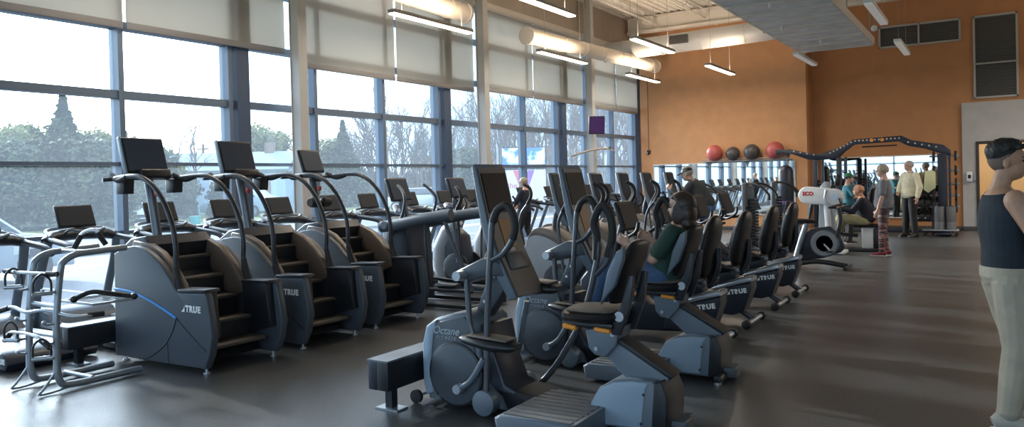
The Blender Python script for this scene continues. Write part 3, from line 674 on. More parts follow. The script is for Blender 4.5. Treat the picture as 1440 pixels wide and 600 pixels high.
rb = recumbent()
rl = ['recumbent bike with black seat, directly behind the green-topped woman', 'recumbent bike with black seat, second in its line from camera', 'recumbent bike with black seat, third in its line from camera', 'recumbent bike farthest in its line, next to the upright cycle']
for i, (y, lb) in enumerate(zip((7.20, 8.27, 9.48, 10.56), rl)): place(rb, (-2.68, y-.04, 0), 0, lb, i == 0, 'recumbent bikes in a line')

# ---------------------------------------------------------------- standing ellipticals
def stander(tall=True):
    t = thing('elliptical_trainer', '', 'elliptical')
    if tall:
        sh_ = catmull([Vector((a, 0, b)) for a, b in ((-.90, .22), (-.96, .45), (-.95, .72), (-.86, .92), (-.70, .99), (-.48, .93), (-.25, .76), (-.05, .56), (.10, .36))], 4)
        MB().prism([(p.x, p.z) for p in sh_]+[(.06, .2), (-.4, .12), (-.84, .14)], -.14, .14, .03).build('front_shroud', mat('pale grey shroud', (.30, .325, .35), .4), t)
        top_ = [p for p in sh_ if p.x > -.86 and p.z > .40]
        MB().prism([(p.x+.005, p.z+.006) for p in top_]+[(p.x-.06, p.z-.09) for p in reversed(top_)], -.146, .146, .01).build('shroud_band', mat('brown grey band', (.17, .14, .12), .4), t)
    else:
        MB().loft([((-.72, 0, .08), .13, .10), ((-.80, 0, .35), .15, .14), ((-.78, 0, .62), .15, .15), ((-.66, 0, .86), .13, .13), ((-.50, 0, 1.02), .09, .08)], side=(0, 1, 0)).build('front_shroud', ltgrey, t)
        MB().prism([(-.66, .08), (-.66, .65), (-.52, .92), (-.36, .8), (-.30, .4), (-.35, .08)], -.12, .12, .02).build('inner_shroud', navy, t)
    for s in (-1, 1):
        d = MB().lathe([(.001, s*.20), (.12, s*.20), (.21, s*.19), (.22, s*.16)], (-.42, 0, .34), 'y', 32).build('crank_disc', char, t)
        MB().lathe([(.222, s*.16), (.226, s*.185), (.21, s*.195)], (-.42, 0, .34), 'y', 32).build('disc_rim', black, d)
    MB().tube([(-.55, 0, .85), (-.55, 0, 1.05), (-.50, 0, 1.25)], .045, 12).build('mast', blackm, t)
    if tall:
        c = MB().prism([(-.56, 1.65), (-.53, 1.665), (-.505, 1.64), (-.44, 1.35), (-.32, 1.10), (-.26, 1.02), (-.36, 1.02), (-.46, 1.2)], -.18, .18, .012).build('console', slate, t)
        MB().box((-.462, 0, 1.48), (.006, .30, .27), (0, radians(-13), 0)).build('screen', screen, c); MB().prism([(-.507, 1.64), (-.44, 1.35), (-.32, 1.10), (-.27, 1.03), (-.26, 1.03), (-.31, 1.105), (-.432, 1.352), (-.5, 1.642)], -.165, .165).build('console_face', black, c)
    else:
        c = MB().box((-.50, 0, 1.50), (.045, .40, .30), (0, radians(-18), 0), .012).build('console', black, t)
        MB().box((-.474, 0, 1.505), (.006, .36, .25), (0, radians(-18), 0)).build('screen', screen, c); MB().prism([(-.50, 1.38), (-.40, 1.33), (-.34, 1.18), (-.5, 1.2)], -.12, .12, .012).build('control_pod', black, t)
        MB().tube([(-.58, -.14, 1.22), (-.70, 0, 1.26), (-.58, .14, 1.22)], .03, 10).build('accessory_tray', ltgrey, t)
    for s, sw in ((-1, .0), (1, .18)):
        y = s*.29
        a = MB().tube([(-.30+sw*.0, y, .45), (-.34+sw*.3, y, .8), (-.36+sw*.7, y, 1.05), (-.30+sw, y, 1.2), (-.22+sw, y, 1.34), (-.25+sw, y, 1.46), (-.33+sw, y*.9, 1.52)], .020, 10).build('swing_arm', darkmet, t)
        MB().tube([(-.30+sw, y, 1.2), (-.22+sw, y, 1.34), (-.25+sw, y, 1.46), (-.33+sw, y*.9, 1.52)], .026, 10).build('grip', rubber, a)
        MB().tube([(-.45, s*.10, 1.12), (-.30, s*.16, 1.16), (-.24, s*.14, 1.26), (-.28, s*.12, 1.34)], .016, 8).build('fixed_handle', blackm, t)
        z = .24 if s < 0 else .34
        MB().seg((-.30, y*.8, .42), (.62, y*.8, z-.08), .028, n=10).build('pedal_bar', char, t)
        p = MB().loft([((.10, y*.8, z), .06, .02), ((.15, y*.8, z), .085, .03), ((.40, y*.8, z-.01), .085, .03), ((.46, y*.8, z), .06, .02)], side=(0, 1, 0)).build('pedal', black, t)
        MB().lathe([(.03, s*.19), (.03, s*.26)], (.62, 0, z-.08), 'y', 14).build('roller', silver, t)
    MB().box((-.05, 0, .05), (1.5, .16, .06), bev=.01).build('base_beam', char, t)
    MB().prism([(.5, .03), (.5, .12), (.80, .12), (.84, .04)], -.26, .26, .012).build('rear_track', char, t)
    MB().box((-.72, 0, .045), (.09, .56, .05), bev=.012).build('front_stabilizer', blackm, t)
    return t
st = stander(True)
sl_ = ['tall-console elliptical with pale teardrop shroud, behind the two seated ellipticals', 'tall-console elliptical, second past the pale teardrop shroud', 'tall-console elliptical, third in its line toward the mirror', 'tall-console elliptical just before the orange wall mirror edge',
       'tall-console elliptical beside the man in the cap', 'tall-console elliptical used by the man in the black cap']
for i, (y, lb) in enumerate(zip((8.36, 9.18, 10.1, 11.05, 12.0, 13.05), sl_)): place(st, (-4.38 if i else -4.06, y, 0), 0, lb, i == 0, 'tall-console ellipticals')
sw_ = stander(False)
for i, (y, lb) in enumerate(zip((9.1, 10.15), ['elliptical with square console and pale front shroud, second past the climbers', 'elliptical with pale front shroud half hidden by the big near console', 'elliptical with pale shroud behind the near seated ellipticals', 'elliptical in front of the grey-haired walker'])):
    place(sw_, (-6.15, y, 0), 0, lb, i == 0, 'square-console ellipticals')

# suspension elliptical with overhead beams
t = thing('suspension_elliptical', 'dark elliptical with thick overhead beams right after the stair climbers', 'elliptical', (-6.10, 8.0, 0))
MB().prism([(-.78, .05), (-.82, .6), (-.74, 1.0), (-.6, 1.12), (-.42, 1.12), (-.36, .9), (-.32, .05)], -.24, .24, .03).build('column_housing', navy, t)
MB().prism([(-.80, .45), (-.84, .62), (-.76, 1.02), (-.62, 1.15), (-.52, 1.1), (-.66, .9), (-.7, .5)], -.28, .28, .02).build('pale_shroud', ltgrey, t)
c = MB().box((-.72, 0, 1.50), (.05, .40, .33), (0, radians(-20), 0), .015).build('console', black, t); MB().box((-.692, 0, 1.505), (.006, .36, .28), (0, radians(-20), 0)).build('screen', screen, c)
MB().tube([(-.6, 0, 1.1), (-.66, 0, 1.35)], .05, 12).build('mast', darkmet, t); MB().tube([(-.62, -.16, 1.2), (-.78, 0, 1.28), (-.62, .16, 1.2)], .03, 10).build('accessory_tray', ltgrey, t)
for s in (-1, 1):
    y = s*.36
    MB().tube([(-.72, y, 1.02), (-.4, y, 1.06), (0, y, 1.13), (.42, y, 1.18)], .062, 12, flat=1.2).build('overhead_beam', char, t)
    MB().lathe([(.05, s*.30), (.05, s*.43)], (-.62, 0, 1.05), 'y', 20).build('beam_hub', slate, t)
    MB().tube([(.30 if s < 0 else .42, y, 1.15), (.42 if s < 0 else .5, y, .85), (.62 if s < 0 else .66, y, .45), (.70, y, .25)], .028, 10).build('hanging_arm', char, t)
    MB().tube([(.0, y, 1.1), (.02, y, .7), (.05, y, .3)], .018, 8).build('link_rod', blackm, t)
    MB().tube([(-.5, y, .28), (.0, y, .25), (.70, y, .25)], .026, 8).build('pedal_bar', blackm, t)
    MB().loft([((.12, y*.85, .30), .06, .02), ((.17, y*.85, .30), .085, .03), ((.42, y*.85, .30), .085, .03), ((.47, y*.85, .31), .06, .02)], side=(0, 1, 0)).build('pedal', black, t)
    a = MB().tube([(-.45, y*.9, 1.08), (-.38, y*.9, 1.2), (-.34, y*.9, 1.38), (-.42, y*.8, 1.5), (-.5, y*.75, 1.56)], .020, 10).build('swing_arm', darkmet, t)
    MB().box((.0, s*.3, .04), (1.45, .06, .05), bev=.01).build('base_rail', blackm, t)
MB().box((.70, 0, .045), (.08, .72, .06), bev=.01).build('rear_stabilizer', blackm, t)

# ---------------------------------------------------------------- power raceways
def raceway(label, x, y0, y1):
    t = thing('power_raceway', label, 'raceway', (x, y0, 0)); L = y1-y0
    MB().box((-.045, L/2, .26), (.075, L, .20), bev=.004).build('raceway_channel', navy, t); MB().box((.045, L/2, .26), (.10, L, .20), bev=.004).build('raceway_channel', black, t)
    MB().box((0, L/2, .362), (.19, L, .012)).build('raceway_lid', slate, t)
    k = .14
    while k < L:
        p = MB().box((0, k, .09), (.06, .06, .16)).build('post', blackm, t); MB().box((0, k, .006), (.20, .12, .012)).build('foot_plate', silver, p); k += 1.6
    for q in range(int(L/1.4)):
        MB().tube([(.10, .5+q*1.4, .22), (.16, .55+q*1.4, .08), (.2, .7+q*1.4, .03), (.14, .8+q*1.4, .12)], .007, 6).build('power_cord', rubber, t)
raceway('black power raceway on feet in front of the near seated ellipticals', -3.63, 3.98, 5.32)
raceway('black power raceway on feet beside the accessory rack and climbers', -7.17, 3.72, 8.0)

# ---------------------------------------------------------------- accessory rack
rk = mat('brushed silver tube', (.30, .34, .38), .38, metal=.55)
t = thing('accessory_rack', 'silver two-post rack holding cable bars and handles at left', 'rack', (-6.6, 3.2, 0))
for i, x in enumerate((-.12, .30)):
    y = 0
    MB().tube([(x, .02, .18), (x, .05, .07), (x, .15, .045), (x, .4, .04), (x, .72, .04)], .028, 10).build('base_rail', rk, t)
    MB().tube([(x, .02, .14), (x, .03, .6), (x, .07, .95), (x, .10, 1.03), (x, .2, 1.08), (x, .36, 1.09), (x, .62, 1.10)], .027, 10).build('upright', rk, t)
    MB().tube([(x, .03, .2), (x, -.08, .06), (x, -.12, .02), (x, -.02, .015), (x, .1, .03)], .010, 8).build('front_loop', silver, t)
    for z in (.28, .40, .55, .80, .93):
        q = MB().tube([(x, .04+.04*z, z), (x, -.04, z), (x, -.07, z+.02)], .010, 8).build('peg', rk, t)
        MB().sph((x, -.07, z+.02), .016, 10).build('peg_tip', silver, q)
for z, yy in ((.06, .3), (.68, .05), (1.09, .3)): MB().seg((-.12, yy, z), (.30, yy, z), .018).build('crossbar', rk, t)
def bar(label, pts, r, loc, m=silver, ends=True):
    b_ = thing('cable_bar', label, 'cable attachment', loc, 0, 'cable bars on the silver rack')
    MB().tube(pts, r, 10).build('bar', m, b_)
    if ends:
        for a, c in ((pts[0], pts[1]), (pts[-1], pts[-2])):
            v = (Vector(c)-Vector(a)).normalized()*.12
            MB().seg(a, Vector(a)+v, r+.008).build('rubber_grip', rubber, b_)
bar('silver bent curl bar lying on the middle pegs of the rack', [(-.35, -.1, .02), (-.2, -.06, .06), (0, -.05, .03), (.2, 0, .05), (.42, .10, 0), (.5, .3, 0)], .014, (-6.6, 3.2, .60))
bar('thin silver straight bar across the upper pegs of the rack', [(-.3, 0, 0), (0, 0, 0), (.42, .04, .0)], .012, (-6.6, 3.14, .95))
bar('wide silver pull-down bar on the lower pegs of the rack', [(-.30, 0, -.05), (-.18, 0, .03), (.2, 0, .03), (.36, .02, -.05)], .013, (-6.6, 3.12, .43))
bar('chrome V handle on top of the rack', [(-.02, -.08, -.02), (.0, -.02, .10), (.06, .06, .12), (.1, .12, .0)], .014, (-6.35, 3.5, 1.14), chrome)
def dhandle(label, loc, rx):
    d = thing('stirrup_handle', label, 'cable handle', loc, rx, 'stirrup handles on the rack')
    MB().tube([(-.06, 0, -.10), (-.055, 0, 0), (0, 0, .05), (.055, 0, 0), (.06, 0, -.10)], .009, 8).build('strap', black, d)
    MB().seg((-.07, 0, -.10), (.07, 0, -.10), .017).build('grip', silver, d)
dhandle('stirrup handle hanging below the upper right arm of rack', (-6.28, 3.12, .90), 1.2); dhandle('stirrup handle hanging low on the left post of rack', (-6.75, 3.10, .50), .4)
dhandle('stirrup handle hanging low on the right post of rack', (-6.28, 3.10, .40), 1.0); dhandle('stirrup handle hanging from the upper left of rack', (-6.72, 3.12, .93), .8)
ro = thing('rope_attachment', 'dark rope attachment draped on the middle shelf of the rack', 'cable attachment', (-6.35, 3.55, .70))
MB().tube([(-.1, -.1, 0), (-.02, 0, .05), (.05, .1, .03), (.02, .22, 0), (.1, .3, -.02)], .02, 10).build('rope', rubber, ro); MB().sph((.1, .3, -.02), .03).build('rope_knob', black, ro); MB().sph((-.1, -.1, 0), .03).build('rope_knob', black, ro)
sh2 = thing('rack_tray', 'pale wire tray bracketed between rack posts at mid height', 'tray', (-6.5, 3.5, .66))
m = MB(); m.box((0, .0, 0), (.5, .02, .02)); m.box((0, .35, 0), (.5, .02, .02)); m.box((-.25, .17, 0), (.02, .36, .02)); m.box((.25, .17, 0), (.02, .36, .02))
for k in range(7): m.seg((-.22+.073*k, 0, 0), (-.22+.073*k, .35, 0), .004, n=6)
m.build('wire_shelf', silver, sh2)

# ---------------------------------------------------------------- windows behind the camera (seen in the mirrors)
m = MB()
for x in range(-9, 8, 2): m.box((x, -3.82, 2.6), (.08, .08, 3.6))
for z in (.8, 2.0, 3.2, 4.4): m.box((-1, -3.82, z), (16.4, .08, .08))
struct('window_frame_back', m, alu)
o = bpy.data.objects['wall_back']; bpy.data.objects.remove(o)
m = MB(); m.box((-1, -4, .4), (17, .3, .8)); m.box((-1, -4, (4.4+CEIL)/2), (17, .3, CEIL-4.4)); m.box((-9.2, -4, 2.6), (.5, .3, 3.6))
struct('wall_back', m, w_bg)
struct('window_back', MB().box((-1, -3.95, 2.6), (16, .012, 3.6)), glass)

# ---------------------------------------------------------------- outside
grass = mat('spring lawn', (.20, .23, .07), .9, noise_amt=.3, nscale=.6)
asph = mat('asphalt', (.10, .105, .115), .85, noise_amt=.12, nscale=6)
conc = mat('concrete', (.22, .215, .21), .8, noise_amt=.1, nscale=4)
struct('ground_lawn', MB().box((-60, 40, -.22), (200, 240, .2)), grass)
m = MB(); m.box((-14.9, 20, -.115), (10.6, 120, .03)); struct('parking_asphalt', m, asph)
struct('road', MB().box((-24, 40, -.112), (7, 200, .03)), asph)
struct('kerb', MB().box((-9.85, 15, -.06), (.5, 60, .12)), conc)
struct('kerb_far', MB().box((-20.4, 20, -.07), (.2, 110, .14)), conc)
m = MB()
m.box((-17.1, 18, -.097), (.16, 100, .006)); m.box((-17.5, 18, -.097), (.16, 100, .006)); struct('road_line', m, mat('yellow road paint', (.75, .55, .12), .7))
m = MB()
for k in range(12): m.box((-12.4, -1+k*2.7, -.097), (4.6, .10, .006))
struct('parking_lines', m, mat('white road paint', (.6, .6, .58), .7))

bark = mat('grey brown bark', (.14, .125, .115), .9)
def leafmat(nm, c): return mat(nm, c, .8, noise_amt=.45, nscale=1.2)
ev1 = leafmat('dark evergreen needles', (.060, .076, .030)); ev2 = leafmat('olive foliage', (.145, .150, .045)); ev3 = leafmat('yellow green foliage', (.16, .18, .05))
def crown(h, r, kind, rng, n=9000, size=.10):
    mb = MB(); bm = mb.bm
    lobes = []
    for _ in range(46):
        z = rng.random()
        rad = r*(1-z)**1.1+.04 if kind == 'cone' else r*sqrt(max(.02, 1-(2*z-1)**2*.85))
        a = rng.random()*2*pi; q = rad*sqrt(rng.random())*.9
        lobes.append((Vector((cos(a)*q, sin(a)*q, h*(.06+.9*z))), (.24 if kind == 'cone' else .34)*r*(1.15-z*1.0 if kind == 'cone' else 1)))
    if kind == 'cone':
        lobes = []
        for k in range(70):
            z = (k+.5)/70; rad = r*(1-z)**1.15*(.75+.5*rng.random()); a = k*2.4; q = rad*.62
            lobes.append((Vector((cos(a)*q, sin(a)*q, h*(.04+.96*z))), rad*.48+.06))
    for _ in range(n):
        c, lr = rng.choice(lobes)
        d = Vector((rng.gauss(0, 1), rng.gauss(0, 1), rng.gauss(0, .8))).normalized()
        p = c+d*lr*(.55+.5*rng.random()); s = size*(.6+.8*rng.random())
        u = Vector((rng.gauss(0, 1), rng.gauss(0, 1), rng.gauss(0, .6))).normalized(); v = u.orthogonal().normalized()
        vs = [bm.verts.new(p+u*s), bm.verts.new(p+v*s*.6), bm.verts.new(p-u*s), bm.verts.new(p-v*s*.6)]
        bm.faces.new(vs)
    return mb
def etree(h, r, kind, mt, seed, size=.115, n=9000):
    rng = random.Random(seed)
    t = thing('evergreen_tree', '', 'tree')
    crown(h, r, kind, rng, n, size).build('foliage', mt, t, sharp=180)
    MB().tube([(0, 0, 0), (.03, 0, h*.4), (0, 0, h*.8)], lambda f: .11*(1-f)+.02, 7).build('trunk', bark, t)
    return t
def bare(h, seed, spread=.45):
    rng = random.Random(seed); mb = MB()
    def br(p, d, L, r, lev):
        q = p+d*L; mid = p+d*L*.5+Vector((rng.gauss(0, .04), rng.gauss(0, .04), 0))*L
        r = max(r, .013); mb.tube([p, mid, q], r, 5 if lev < 2 else 3, False, r*.62)
        if lev >= 4: return
        nb = 4 if lev < 3 else 3
        for i in range(nb):
            f = .30+.70*(i+1)/nb
            nd = (d+Vector((rng.gauss(0, spread), rng.gauss(0, spread), rng.gauss(.10, .18)))).normalized()
            br(p.lerp(q, min(f, 1)), nd, L*(.50+.2*rng.random()), r*.55, lev+1)
    br(Vector((0, 0, 0)), Vector((0, 0, 1)), h*.42, h*.012, 0)
    t = thing('bare_tree', '', 'tree'); mb.build('branches', bark, t, sharp=180); return t
g1 = 'evergreens beyond the left windows'
cone = etree(6.4, 2.1, 'cone', ev1, 3); bush = etree(4.6, 2.2, 'bush', ev2, 5); bush2 = etree(3.4, 1.9, 'bush', ev1, 8); arb = etree(1.9, .42, 'bush', ev1, 9, .05, 3000)
def put(tree, first, px, dep, sc, lb, grp, rz=0, zs=1):
    if grp == g1 and dep < 40: dep *= 1.32; sc *= 1.12
    x, y = far_xy(px, dep); c = place(tree, (x, y, -.12), rz, lb, first, grp); c.scale = (sc, sc, sc*zs); return c
g1 = 'evergreens beyond the left windows'
put(cone, True, 92, 32, 1.0, 'tall pointed dark evergreen standing above the hedge mass at left', g1)
put(bush, True, 40, 33, 1.0, 'olive bushy tree just left of the pointed evergreen', g1); put(bush, False, 128, 34, .95, 'olive bushy tree just right of the pointed evergreen', g1, 1)
put(bush, False, 2, 31, .95, 'olive bushy tree cut by the left frame edge', g1, 2); put(bush2, True, 75, 27, 1.0, 'low dark shrub below the pointed evergreen', g1)
put(bush2, False, 140, 28, 1.0, 'low dark shrub left of the first window mullion', g1, 1.3); put(bush, False, 168, 35, .9, 'olive tree hidden partly by the first mullion', g1, 3)
put(bush2, False, 20, 27, 1.0, 'low dark shrub above the small white sign', g1, 2.1); put(bush2, False, 205, 31, 1.0, 'dark shrub behind the nearest climber mast', g1, .7)
put(bush2, False, 232, 36, .85, 'dark shrub right of the nearest climber console', g1, 2.7); put(cone, False, 178, 36, .75, 'smaller pointed evergreen behind the first mullion', g1, 1)
put(bush2, False, 108, 30, 1.1, 'broad dark shrub in the middle of the hedge mass', g1, 4)
put(bush, False, 352, 62, 1.35, 'round evergreen between middle climber console and first column', g1, 1); put(bush, False, 386, 66, 1.3, 'round evergreen right against the first cream column', g1, 2.4)
put(cone, False, 432, 56, 1.0, 'evergreen just right of the first cream column', g1, 2); put(cone, False, 484, 60, 1.05, 'dark evergreen above the third climber console', g1, 3); put(bush, False, 470, 62, 1.1, 'low evergreen behind the third climber', g1, .3)
put(bush2, False, 655, 46, 1.0, 'yellowish evergreen left of the second cream column', g1, .3)
ga = 'small clipped evergreens by the blue house'
put(arb, True, 298, 42, 1.0, 'small clipped evergreen left of two by the blue house', ga); put(arb, False, 312, 43, .9, 'small clipped evergreen right of two by the blue house', ga, 1); put(arb, False, 268, 41, .95, 'small clipped evergreen below the bare tree', ga, 2); put(arb, False, 330, 44, .6, 'low clipped shrub near the middle climber mast', ga, 3)
b1, b2, b3 = bare(10, 11), bare(11, 12, .38), bare(9, 13, .5)
rng = random.Random(5); first = {0: True, 1: True, 2: True}
spots = [(245, 52, .75, 'bare tree rising right of nearest climber console'), (276, 50, .70, 'bare tree in front of the pale blue house'), (215, 60, .6, 'bare tree behind the first mullion'), (10, 44, .72, 'bare tree at the far left behind the brown roof')]
for i, (px, dep, sc, lb) in enumerate(spots):
    k = i % 3; put((b1, b2, b3)[k], first[k], px, dep, sc, lb, 'bare trees beside the house', i); first[k] = False
for i in range(70):
    px = 500+i*6.2+rng.random()*6; dep = 46+rng.random()*24
    k = i % 3; sc = (.72+.30*rng.random())*(.92+.30*i/70)
    put((b1, b2, b3)[k], False, px, dep, sc, 'tall leafless tree of the grove beyond the road', 'leafless trees of the grove', rng.random()*6)
# distant wooded ridge behind the grove
def ridge(label, px0, px1, dep, h, m_, seed):
    rng = random.Random(seed); mb = MB(); bm = mb.bm
    for _ in range(5200):
        px = px0+(px1-px0)*rng.random(); x, y = far_xy(px, dep+rng.random()*10)
        hh = h*(.75+.35*noise.noise(Vector((px*.02, seed, 0))))
        z = hh*rng.random()**1.3; s = .16+.25*rng.random()
        p = Vector((x, y, z)); u = Vector((rng.gauss(0, .4), rng.gauss(0, .4), 1)).normalized(); v = u.orthogonal().normalized()
        bm.faces.new([bm.verts.new(p+u*s*2.2), bm.verts.new(p+v*s*.35), bm.verts.new(p-u*s*2.2), bm.verts.new(p-v*s*.35)])
    tag(mb.build('brush', m_, None, 180), label, 'undergrowth', kind='stuff')
ridge('tangled brown undergrowth between the leafless trees', 470, 960, 66, 3.2, mat('dry brush', (.12, .105, .08), .9, noise_amt=.4, nscale=.5), 2)
ridge('olive undergrowth and hedge beyond the left windows', -60, 260, 44, 3.6, ev2, 4)

# houses
def house(label, px, dep, w, d, h, rh, rz, wall_m, roof_m):
    x, y = far_xy(px, dep); t = thing('house', label, 'house', (x, y, -.12), rz)
    MB().box((0, 0, h/2), (w, d, h)).build('walls', wall_m, t)
    MB().prism([(-d/2-.4, h), (0, h+rh), (d/2+.4, h), (d/2+.3, h-.15), (-d/2-.3, h-.15)], -w/2-.3, w/2+.3, plane='yz').build('roof', roof_m, t)
    for k in range(int(w//2.2)):
        f = MB().box((-w/2+1.3+k*2.2, -d/2-.03, h*.55), (1.0, .06, 1.3), bev=.02).build('window', white, t)
        MB().box((-w/2+1.3+k*2.2, -d/2-.07, h*.55), (.8, .02, 1.1)).build('pane', screen, f)
        MB().box((-w/2+1.3+k*2.2, -d/2-.085, h*.55), (.03, .01, 1.1)).build('glazing_bar', white, f)
    MB().box((w*.3, 0, h+rh), (.6, .6, 1.2), bev=.02).build('chimney', wood, t)
    MB().box((w*.32, -d/2-.04, 1.05), (.95, .06, 2.1), bev=.02).build('door', wood, t)
sid = mat('pale blue siding', (.42, .55, .66), .7); rf = mat('slate roof', (.30, .36, .42), .8)
house('pale blue sided house beyond the lawn behind the climbers', 332, 54, 8.0, 5, 2.9, 1.3, radians(35), sid, rf)
house('brown roofed house at the far left beyond the hedge', -6, 54, 9, 6, 3.1, 2.0, radians(32), mat('tan siding', (.4, .33, .26), .7), mat('brown roof', (.20, .14, .115), .85))
house('tan building behind the second cream column', 645, 84, 9, 6, 4.6, 1.6, radians(25), mat('terracotta siding', (.36, .20, .13), .7), rf)

# parked cars
def car(name, label, px, dep, rz, m_, tall=0.0):
    x, y = far_xy(px, dep); t = thing(name, label, 'car', (x, y, -.10), rz, 'cars outside')
    pr = [(-2.2, .28), (-2.22, .62), (-2.0, .86), (-1.25, .96), (-.65, 1.40+tall), (.85, 1.42+tall), (1.6, 1.02+tall*.6), (2.12, .92+tall*.5), (2.2, .55), (2.18, .28)]
    MB().prism(pr, -.86, .86, .08).build('car_body', m_, t)
    gl_ = mat('car glass', (.05, .07, .09), .1, spec=.8)
    MB().prism([(-1.15, .96), (-.62, 1.35+tall), (.82, 1.37+tall), (1.45, 1.0+tall*.5)], -.875, .875, .01).build('side_windows', gl_, t)
    MB().prism([(-1.30, .97), (-.70, 1.39+tall), (-.66, 1.36+tall), (-1.2, .95)], -.70, .70).build('windscreen', gl_, t)
    for sx in (-1.4, 1.35):
        for sy in (-1, 1):
            w_ = MB().lathe([(.20, sy*.90), (.33, sy*.89), (.34, sy*.80), (.34, sy*.70), (.2, sy*.69)], (sx, 0, .33), 'y', 24).build('wheel', rubber, t)
            MB().lathe([(.001, sy*.905), (.19, sy*.90), (.2, sy*.86)], (sx, 0, .33), 'y', 16).build('hub_cap', silver, w_)
    for sy in (-.6, .6):
        MB().box((-2.19, sy, .66), (.06, .36, .14), bev=.02).build('headlight', ltgrey, t); MB().box((2.17, sy, .74), (.06, .32, .14), bev=.02).build('tail_light', mat('red lens', (.4, .03, .03), .3), t)
    MB().box((-.75, -.93, 1.0), (.14, .12, .1), bev=.03).build('wing_mirror', m_, t); MB().box((-.75, .93, 1.0), (.14, .12, .1), bev=.03).build('wing_mirror', m_, t)
    MB().box((-2.23, 0, .42), (.04, .9, .14), bev=.01).build('number_plate_panel', rubber, t)
car('car', 'pale blue-grey car parked close outside the left windows', -112, 13.4, radians(-85), mat('pale blue car paint', (.42, .50, .58), .3, metal=.3))
car('car', 'white car parked on the lawn edge behind the nearest climber mast', 192, 40, radians(150), white, .15)
car('car', 'light blue car parked before the blue house', 338, 46, radians(20), mat('light blue car paint', (.38, .5, .6), .3, metal=.3), .3)
car('car', 'silver car on the road behind the first suspension elliptical', 592, 47, radians(30), mat('silver car paint', (.5, .53, .56), .3, metal=.4))
car('car', 'white car on the road before the corner windows', 888, 52, radians(30), white)
# advertising sign with a lit screen
x, y = far_xy(737, 40)
t = thing('billboard', 'roadside sign with a lit blue screen above a white poster', 'sign', (x, y, -.1), atan2(-y, -x)+pi/2)
dk = mat('brown sign post', (.10, .075, .06), .6)
for s, w in ((-1.15, .12), (1.42, .36)): MB().box((s, .05, 1.72), (w, .25, 3.44), bev=.01).build('post', dk, t)
MB().box((0, .03, 2.85), (2.35, .2, 1.16), bev=.01).build('screen_cabinet', black, t)
ms = bpy.data.materials.new('led screen'); ms.use_nodes = True; n = ms.node_tree.nodes; l = ms.node_tree.links; b = n['Principled BSDF']
tn = n.new('ShaderNodeTexNoise'); tn.inputs['Scale'].default_value = 2.2; tcx = n.new('ShaderNodeTexCoord'); l.new(tcx.outputs['Object'], tn.inputs[0]); rr = n.new('ShaderNodeValToRGB'); l.new(tn.outputs['Fac'], rr.inputs[0])
rr.color_ramp.elements[0].position = .45; rr.color_ramp.elements[0].color = (.01, .10, .85, 1); rr.color_ramp.elements[1].position = .64; rr.color_ramp.elements[1].color = (.6, .9, 1, 1)
l.new(rr.outputs[0], b.inputs['Emission Color']); b.inputs['Emission Strength'].default_value = 1.4; b.inputs['Base Color'].default_value = (.02, .05, .2, 1)
MB().box((0, -.08, 2.93), (2.2, .02, .86)).build('lit_screen', ms, t)
MB().box((0, -.02, 1.42), (2.25, .1, 1.6)).build('poster', mat('poster white', (.75, .78, .82), .6), t)
MB().prism([(-.55, 2.2), (-.12, 2.2), (.42, .78), (-.02, .78)], -.085, -.075).build('ribbon', mat('ribbon pink', (.75, .12, .22), .5), t)
MB().prism([(.55, 2.2), (.22, 2.2), (-.52, .70), (-.02, .70)], -.095, -.087).build('ribbon', mat('ribbon purple', (.28, .10, .50), .5), t)
text('poster_text', 'athe', .42, (-.72, -.08, 1.42), RY, mat('poster red text', (.6, .08, .12), .5), t, ext=.004)
t = thing('small_sign', 'small white sign on posts outside the left edge windows', 'sign', (*far_xy(27, 12.2), -.1), radians(58))
MB().box((0, 0, .88), (.21, .02, .32), bev=.004).build('sign_panel', white, t); text('sign_text', 'STUB', .065, (0, -.013, .93), RY, mat('sign grey', (.2, .24, .28), .6), t); text('sign_text', 'ST', .065, (0.03, -.013, .80), RY, MATS['sign grey'], t)
for s in (-.08, .08): MB().box((s, .01, .40), (.02, .02, .85)).build('sign_leg', silver, t)
t = thing('bin', 'teal bin standing on the lawn behind a treadmill console', 'bin', (*far_xy(273, 37), -.12)); MB().prism([(-.35, 0), (.35, 0), (.42, .75), (-.42, .75)], -.3, .3, .03).build('bin_body', mat('teal plastic', (.03, .28, .28), .5), t); MB().box((0, 0, .79), (.9, .68, .07), bev=.02).build('bin_lid', MATS['teal plastic'], t); t.scale = (.5, .5, .5)
t = thing('utility_pole', 'thin utility pole behind the bare tree near the house', 'pole', (*far_xy(287, 62), -.12)); MB().seg((0, 0, 0), (0, 0, 5.3), .14, .10, 8).build('pole_shaft', wood, t); MB().box((0, 0, 4.9), (1.4, .1, .12)).build('crossarm', wood, t)
t = thing('street_lamp', 'pale street lamp with long arm between the grove trees', 'street lamp', (*far_xy(700, 52), -.12), radians(30)); MB().tube([(0, 0, 0), (0, 0, 5.4), (-.5, 0, 5.9), (-2.2, 0, 6.1)], .07, 8).build('lamp_post', silver, t); MB().box((-2.4, 0, 6.08), (.6, .2, .1), bev=.03).build('lamp_head', ltgrey, t)

